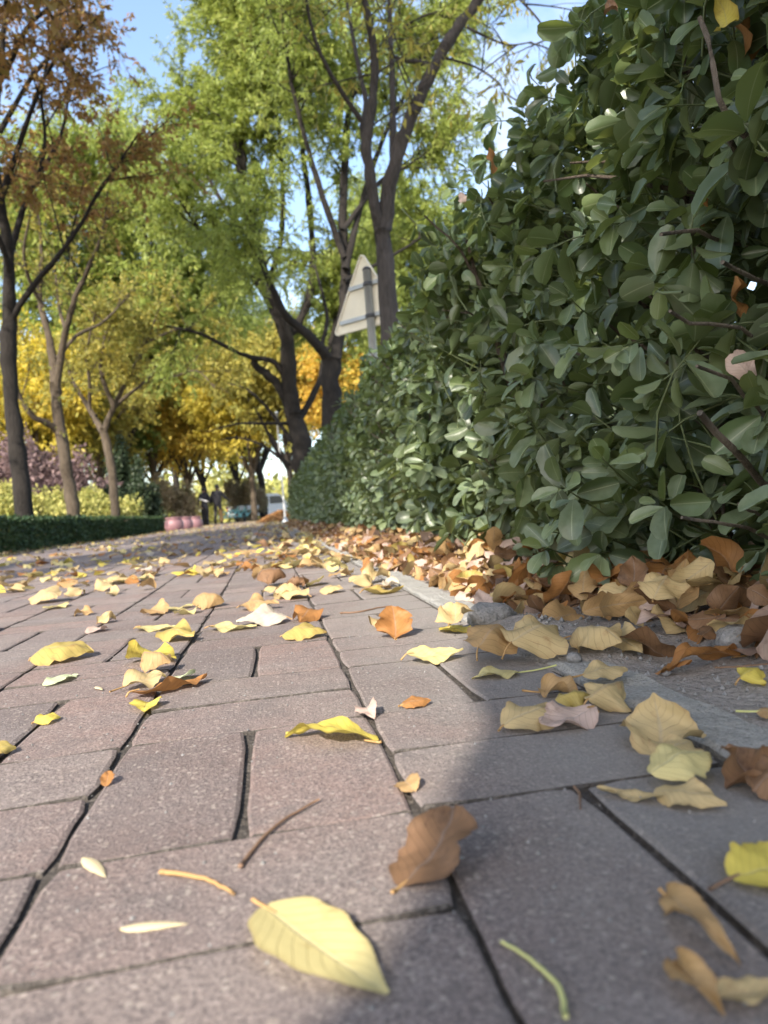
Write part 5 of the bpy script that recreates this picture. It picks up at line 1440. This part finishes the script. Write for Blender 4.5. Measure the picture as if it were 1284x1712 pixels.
V0 = unit(np.array([(1, 0, 0), (-1, 0, 0), (0, 1, 0), (0, -1, 0), (0, 0, 1), (0, 0, -1)], float))
T0 = np.array([(4, 0, 2), (4, 2, 1), (4, 1, 3), (4, 3, 0), (5, 2, 0), (5, 1, 2), (5, 3, 1), (5, 0, 3)])
S = 0.0012 + 0.0035 * rng.rand(n) ** 3
V = V0[None] * S[:, None, None] * (0.7 + 0.6 * rng.rand(n, 6, 1)) + np.c_[x, y, np.maximum(soil_z(x, y), dust_z(x, y)) + S * 0.4][:, None, :]
o = add('gravel', mk_mesh('gravel', V.reshape(-1, 3), None, (T0[None] + (np.arange(n) * 6)[:, None, None]).reshape(-1, 3), None, False), M['stone'])
tag(o, 'fine gravel grit strewn over the soil', 'gravel', kind='stuff')

n = 1500
y = 0.18 + 1.5 * rng.rand(n) ** 1.4; x = -0.16 * y - 0.35 * y + rng.rand(n) * (0.27 + 0.55 * y)
k = x < 0.27
x, y = x[k], y[k]; n = len(x)
S = 0.0004 + 0.0011 * rng.rand(n) ** 3
V = V0[None] * S[:, None, None] * (0.7 + 0.6 * rng.rand(n, 6, 1)) + np.c_[x, y, pave_z(x, y) + S * 0.3][:, None, :]
o = add('grit', mk_mesh('grit', V.reshape(-1, 3), None, (T0[None] + (np.arange(n) * 6)[:, None, None]).reshape(-1, 3), None, False), M['stone'])
tag(o, 'loose sandy grit strewn over the near bricks', 'grit', kind='stuff')

# ------------------------------------------------------------------ road sign seen from behind
M['sign_back'] = plain('weathered sign back', (0.78, 0.73, 0.60), 0.5, 0.4, 0.0, 0.15, 4.0)
M['sign_face'] = plain('yellow sign face', (0.75, 0.52, 0.04), 0.4)
M['zinc'] = plain('galvanised steel', (0.42, 0.44, 0.45), 0.45, 0.5, 0.6)
M['dark_metal'] = plain('dark steel', (0.08, 0.08, 0.085), 0.5, 0.5, 0.4)
Y = 6.5
pb = at(620, 540, Y); ptop = at(612, 452, Y)
sign = empty('warning_sign', (pb[0], pb[1], -0.02))
tag(sign, 'triangular road sign seen from its pale back on a grey pole above the hedge', 'road sign')
m = MB().tube([(0, 0, -0.05), (0, 0, ptop[2] * 0.5), (0, 0, ptop[2] + 0.02)], 0.038, 14)
m.build('pole', M['zinc'], sign, True)
MB().lathe((0, 0, ptop[2] + 0.021), [(0.041, 0), (0.041, 0.012), (0.025, 0.03), (0.004, 0.034)], 14).build('pole_cap', M['dark_metal'], sign, True)
zlo, zhi = at(565, 548, Y)[2], at(606, 420, Y)[2]
sh = zhi - zlo
sw = sh * 1.1547
def tri(s, rr=0.03):
    pts = []
    cs = [(-sw / 2, 0), (sw / 2, 0), (0, sh)]
    cen = np.array((0, sh / 3))
    for i, c in enumerate(cs):
        c = cen + (np.array(c) - cen) * s
        dirv = unit(cen - c)
        o_ = c + dirv * rr * 2
        a0 = math.atan2(-dirv[1], -dirv[0])
        for k in range(-3, 4):
            pts.append((o_[0] + rr * math.cos(a0 + k * 0.34), o_[1] + rr * math.sin(a0 + k * 0.34)))
    return pts
plate = empty('sign_plate')
bpy.data.objects.remove(plate)
A = rad(-45)
def srot(o):
    o.rotation_euler = (0, 0, A)
    o.location = (-0.02, 0.07, zlo + 0.03)
    return o
srot(MB().prism(tri(1.0), 0.0, 0.004, 1).build('plate', M['sign_back'], sign))
srot(MB().prism(tri(0.985), 0.0042, 0.006, 1).build('sign_face', M['sign_face'], sign))
m = MB()
T_ = [np.array((a, 0.0, b)) for a, b in tri(1.0)]
m.tube(np.array(T_ + [T_[0]]) + np.array((0, -0.006, 0)), 0.011, 6, False)
srot(m.build('rim', M['sign_back'], sign, True))
for zz, wd in ((sh * 0.56, 0.34), (sh * 0.14, 0.62)):
    b_ = MB().box((0, -0.014, zz), (wd, 0.022, 0.035)).build('bracket', M['zinc'], sign)
    srot(b_)
    MB().lathe((0, 0, zlo + zz), [(0.046, 0), (0.046, 0.035)], 14).build('clamp', M['dark_metal'], sign, True)

# ------------------------------------------------------------------ white pole past the hedge
Yp = 19.0
pb = at(474, 835, Yp); pt = at(466, 690, Yp)
pole = empty('marker_pole', (pb[0], pb[1], -0.02))
tag(pole, 'slim white-painted pole in front of the old dark tree', 'pole')
M['white_paint'] = plain('white paint', (0.45, 0.45, 0.43), 0.45)
MB().tube([(0, 0, -0.05), (0, 0, 1.4), (0, 0, pt[2])], 0.026, 12).build('shaft', M['white_paint'], pole, True)
MB().lathe((0, 0, -0.02), [(0.10, 0), (0.10, 0.05), (0.06, 0.09), (0.05, 0.16)], 14).build('base', M['zinc'], pole, True)
MB().lathe((0, 0, pt[2]), [(0.05, 0), (0.05, 0.03), (0.02, 0.06)], 12).build('cap', M['zinc'], pole, True)

# ------------------------------------------------------------------ pink planters, people, vehicle, bicycles
M['pink'] = plain('pink glazed pot', (0.26, 0.14, 0.15), 0.5)
M['pot_soil'] = M['verge']
for i, (a, y) in enumerate(((290, 20.6), (307, 22.2), (324, 23.8))):
    r = empty('planter', (X(a, y), y, -0.07))
    MB().lathe((0, 0, 0), [(0.16, 0), (0.22, 0.06), (0.27, 0.18), (0.25, 0.31), (0.20, 0.38), (0.235, 0.41), (0.235, 0.44), (0.20, 0.44), (0.19, 0.40)], 24).build('pot', M['pink'], r, True)
    MB().lathe((0, 0, 0.395), [(0.19, 0), (0.10, 0.015), (0.01, 0.02)], 20).build('soil', M['pot_soil'], r, True)
    tag(r, ['rounded pink planter touching the end of the low hedge', 'middle one of the three rounded pink planters', 'rounded pink planter nearest the walking people'][i], 'planter', 'pink planters past the low hedge')

def skin_person(label, P, rz, joints, edges, radii, mat, head, hairm, extra=None, h=1.0):
    root = empty('person', P)
    root.rotation_euler = (0, 0, rz)
    root.scale = (h, h, h)
    me = bpy.data.meshes.new('body')
    names = list(joints)
    me.from_pydata([joints[k] for k in names], [(names.index(a), names.index(b)) for a, b in edges], [])
    o = bpy.data.objects.new('body', me)
    col.objects.link(o)
    o.parent = root
    md = o.modifiers.new('skin', 'SKIN')
    for i, k in enumerate(names):
        sv = me.skin_vertices[0].data[i]
        sv.radius = radii[k] if isinstance(radii[k], tuple) else (radii[k], radii[k])
        sv.use_root = (k == 'pelvis')
    md.use_smooth_shade = True
    o.modifiers.new('sub', 'SUBSURF').levels = 2
    o.modifiers['sub'].render_levels = 2
    me.materials.append(mat[0])
    hc = np.array(head)
    m = MB()
    m.lathe(tuple(hc - np.array((0, 0, 0.12))), [(0.03, 0.0), (0.065, 0.02), (0.085, 0.07), (0.09, 0.13), (0.08, 0.19), (0.05, 0.23), (0.01, 0.245)], 14)
    m.box(tuple(hc + np.array((0, 0.09, 0.0))), (0.02, 0.03, 0.035))
    m.box(tuple(hc + np.array((0.09, 0, 0.0))), (0.015, 0.03, 0.05)); m.box(tuple(hc + np.array((-0.09, 0, 0.0))), (0.015, 0.03, 0.05))
    m.build('head', M['skin'], root, True)
    MB().lathe(tuple(hc + np.array((0, -0.014, -0.06))), [(0.075, 0.0), (0.098, 0.05), (0.100, 0.10), (0.085, 0.16), (0.05, 0.195), (0.01, 0.205)], 14).build('hair', hairm, root, True)
    for k, (a, b_, ra, rb, mm) in (extra or {}).items():
        MB().tube(resample([a, (np.array(a) + np.array(b_)) / 2, b_], 6), np.linspace(ra, rb, 6), 10).build(k.split('#')[0], mm, root, True)
    return tag(root, label, 'person', 'people walking on the path')
M['skin'] = plain('skin', (0.42, 0.26, 0.19), 0.5)
M['hair'] = plain('black hair', (0.012, 0.011, 0.011), 0.5)
M['coat'] = plain('dark coat', (0.018, 0.018, 0.024), 0.8)
M['coat2'] = plain('charcoal coat', (0.026, 0.025, 0.03), 0.8)
M['navy'] = plain('navy trousers', (0.02, 0.024, 0.04), 0.8)
M['khaki'] = plain('tan trousers', (0.22, 0.14, 0.06), 0.8)
M['paper'] = plain('white paper roll', (0.75, 0.72, 0.70), 0.6)
J = {'pelvis': (0, 0, 0.92), 'waist': (0, 0.01, 1.06), 'chest': (0, 0.03, 1.28), 'neck': (0, 0.05, 1.44), 'head0': (0, 0.07, 1.50),
     'ls': (-0.17, 0.03, 1.38), 'le': (-0.24, -0.02, 1.12), 'lw': (-0.25, 0.06, 0.90), 'lh': (-0.25, 0.10, 0.82),
     'rsh': (0.17, 0.03, 1.38), 're': (0.24, -0.02, 1.12), 'rw': (0.24, 0.08, 0.92), 'rh': (0.24, 0.12, 0.84),
     'lhip': (-0.09, 0, 0.88), 'lk': (-0.10, 0.08, 0.48), 'la': (-0.10, 0.04, 0.08), 'lt': (-0.10, 0.17, 0.04),
     'rhip': (0.09, 0, 0.88), 'rk': (0.10, -0.02, 0.48), 'ra': (0.10, -0.16, 0.10), 'rt': (0.10, -0.04, 0.035)}
E = [('pelvis', 'waist'), ('waist', 'chest'), ('chest', 'neck'), ('neck', 'head0'), ('chest', 'ls'), ('ls', 'le'), ('le', 'lw'), ('lw', 'lh'), ('chest', 'rsh'), ('rsh', 're'), ('re', 'rw'), ('rw', 'rh'),
     ('pelvis', 'lhip'), ('lhip', 'lk'), ('lk', 'la'), ('la', 'lt'), ('pelvis', 'rhip'), ('rhip', 'rk'), ('rk', 'ra'), ('ra', 'rt')]
Rd = {'pelvis': (0.16, 0.12), 'waist': (0.15, 0.11), 'chest': (0.18, 0.12), 'neck': 0.055, 'head0': 0.05, 'ls': 0.075, 'le': 0.055, 'lw': 0.04, 'lh': 0.035, 'rsh': 0.075, 're': 0.055, 'rw': 0.04, 'rh': 0.035,
      'lhip': 0.10, 'lk': 0.07, 'la': 0.05, 'lt': 0.04, 'rhip': 0.10, 'rk': 0.07, 'ra': 0.05, 'rt': 0.04}
yp = 31.0
skin_person('slim person in dark clothes holding a white rolled paper under the arm', (X(343, yp), yp, 0.0), 0.1, J, E, Rd, (M['coat'],), (0, 0.08, 1.60), M['hair'],
            {'paper_roll': ((-0.20, -0.16, 1.20), (0.16, -0.20, 1.06), 0.035, 0.035, M['paper'])}, 0.95)
J2 = dict(J)
J2.update({'re': (0.34, 0.02, 1.16), 'rw': (0.46, 0.16, 1.02), 'rh': (0.50, 0.22, 0.97), 'lk': (-0.10, -0.06, 0.48), 'la': (-0.11, -0.20, 0.10), 'lt': (-0.11, -0.08, 0.035), 'rk': (0.11, 0.10, 0.48), 'ra': (0.12, 0.08, 0.08), 'rt': (0.12, 0.20, 0.04)})
Rd2 = dict(Rd)
Rd2.update({'pelvis': (0.21, 0.15), 'waist': (0.22, 0.15), 'chest': (0.24, 0.15), 'ls': 0.10, 'rsh': 0.10, 'le': 0.075, 're': 0.075})
skin_person('broad person in a bulky black jacket and tan trousers, arm held out', (X(364, yp), yp + 0.3, 0.0), -0.15, J2, E, Rd2, (M['coat2'],), (0.02, 0.10, 1.60), M['hair'],
            {'trouser_leg': ((0.10, 0.03, 0.66), (0.12, 0.07, 0.10), 0.098, 0.075, M['khaki'])}, 1.0)

M['car_white'] = plain('white car paint', (0.72, 0.73, 0.73), 0.3, 0.5, 0, 0.05)
M['glass'] = plain('car glass', (0.03, 0.04, 0.045), 0.1, 0.6, 0, 0.1)
M['tyre'] = plain('tyre rubber', (0.02, 0.02, 0.02), 0.8)
M['lamp_red'] = plain('tail lamp', (0.45, 0.03, 0.03), 0.3)
yv = 52.0
van = empty('parked_van', (X(436, yv), yv, -0.05))
van.rotation_euler = (0, 0, rad(20))
tag(van, 'white van parked at the end of the path beside the orange leaf heap', 'van')
prof = [(-2.1, 0.35), (2.15, 0.35), (2.25, 0.6), (2.2, 1.0), (1.75, 1.12), (1.25, 1.75), (1.0, 1.85), (-1.9, 1.88), (-2.1, 1.75), (-2.2, 1.0), (-2.2, 0.5)]
MB().prism(prof, -0.85, 0.85, 1).build('body', M['car_white'], van)
for s in (-1, 1):
    for x0, x1, xt0, xt1 in ((0.45, 1.62, 0.45, 1.25), (-0.75, 0.35, -0.75, 0.35), (-1.9, -0.85, -1.85, -0.85)):
        MB().prism([(x0, 1.12), (x1, 1.12), (xt1, 1.65), (xt0, 1.65)], s * 0.852, s * 0.862, 1).build('window', M['glass'], van)
    MB().box((-2.21, s * 0.7, 0.95), (0.03, 0.16, 0.35)).build('tail_lamp', M['lamp_red'], van)
    for xw in (-1.35, 1.4):
        w = MB()
        a = np.linspace(0, 2 * math.pi, 25)
        w.tube([(xw + 0.24 * math.cos(t), s * 0.8, 0.33 + 0.24 * math.sin(t)) for t in a], 0.09, 8, False)
        wh = w.build('wheel', M['tyre'], van, True)
        MB().prism([(xw + 0.19 * math.cos(t), 0.33 + 0.19 * math.sin(t)) for t in a[:-1]], s * 0.80, s * 0.875, 1).build('rim', M['zinc'], wh)
MB().prism([(-0.7, 1.12), (0.7, 1.12), (0.62, 1.65), (-0.62, 1.65)], -2.215, -2.2, 0).build('window', M['glass'], van)

M['teal'] = plain('teal bicycle paint', (0.25, 0.58, 0.56), 0.4)
def bike_meshes():
    a = np.linspace(0, 2 * math.pi, 25)
    out = {}
    m = MB()
    m.tube([(0.32 * math.cos(t), 0, 0.32 * math.sin(t)) for t in a], 0.022, 6, False)
    for k in range(8): m.tube([(0, 0, 0), (0.31 * math.cos(k * 0.785), 0, 0.31 * math.sin(k * 0.785))], 0.004, 4)
    out['wheel'] = m.mesh('wheel', True)
    m = MB()
    for p, q_ in (((-0.5, 0, 0.34), (-0.1, 0, 0.36)), ((-0.5, 0, 0.34), (-0.2, 0, 0.75)), ((-0.1, 0, 0.36), (-0.22, 0, 0.85)), ((-0.1, 0, 0.36), (0.38, 0, 0.80)), ((0.38, 0, 0.95), (0.52, 0, 0.34)), ((-0.2, 0, 0.70), (0.38, 0, 0.80))):
        m.tube([p, q_], 0.03, 8)
    out['frame'] = m.mesh('frame', True)
    out['saddle'] = MB().prism([(-0.36, 0.86), (-0.10, 0.87), (-0.08, 0.91), (-0.34, 0.95)], -0.07, 0.07, 1).mesh('saddle')
    out['handlebar'] = MB().tube(resample([(0.30, -0.28, 1.02), (0.38, -0.12, 0.98), (0.38, 0.12, 0.98), (0.30, 0.28, 1.02)], 10), 0.018, 8).mesh('handlebar', True)
    out['basket'] = MB().prism([(0.42, 0.72), (0.68, 0.75), (0.72, 0.98), (0.42, 0.98)], -0.15, 0.15, 1).mesh('basket')
    out['mudguard'] = MB().prism([(-0.86, 0.40), (-0.72, 0.66), (-0.45, 0.72), (-0.25, 0.60), (-0.28, 0.56), (-0.45, 0.67), (-0.70, 0.62), (-0.82, 0.40)], -0.03, 0.03, 1).mesh('mudguard')
    return out
BM_ = bike_meshes()
for i, (a, y, rz) in enumerate(((388, 41, 0.5), (402, 42.2, 0.7), (414, 43.4, 0.4))):
    r = empty('bicycle', (X(a, y), y, -0.07))
    r.rotation_euler = (0, 0, rz)
    for xw in (-0.5, 0.52):
        w = add('wheel', BM_['wheel'], M['tyre'], r); w.location = (xw, 0, 0.34)
    add('frame', BM_['frame'], M['teal'], r)
    add('saddle', BM_['saddle'], M['dark_metal'], r)
    add('handlebar', BM_['handlebar'], M['dark_metal'], r)
    add('basket', BM_['basket'], M['white_paint'], r)
    add('mudguard', BM_['mudguard'], M['teal'], r)
    tag(r, ['pale teal bicycle parked just right of the walking people', 'middle one of the parked pale teal bicycles', 'pale teal bicycle parked nearest the white van'][i], 'bicycle', 'bicycles parked at the end of the path')
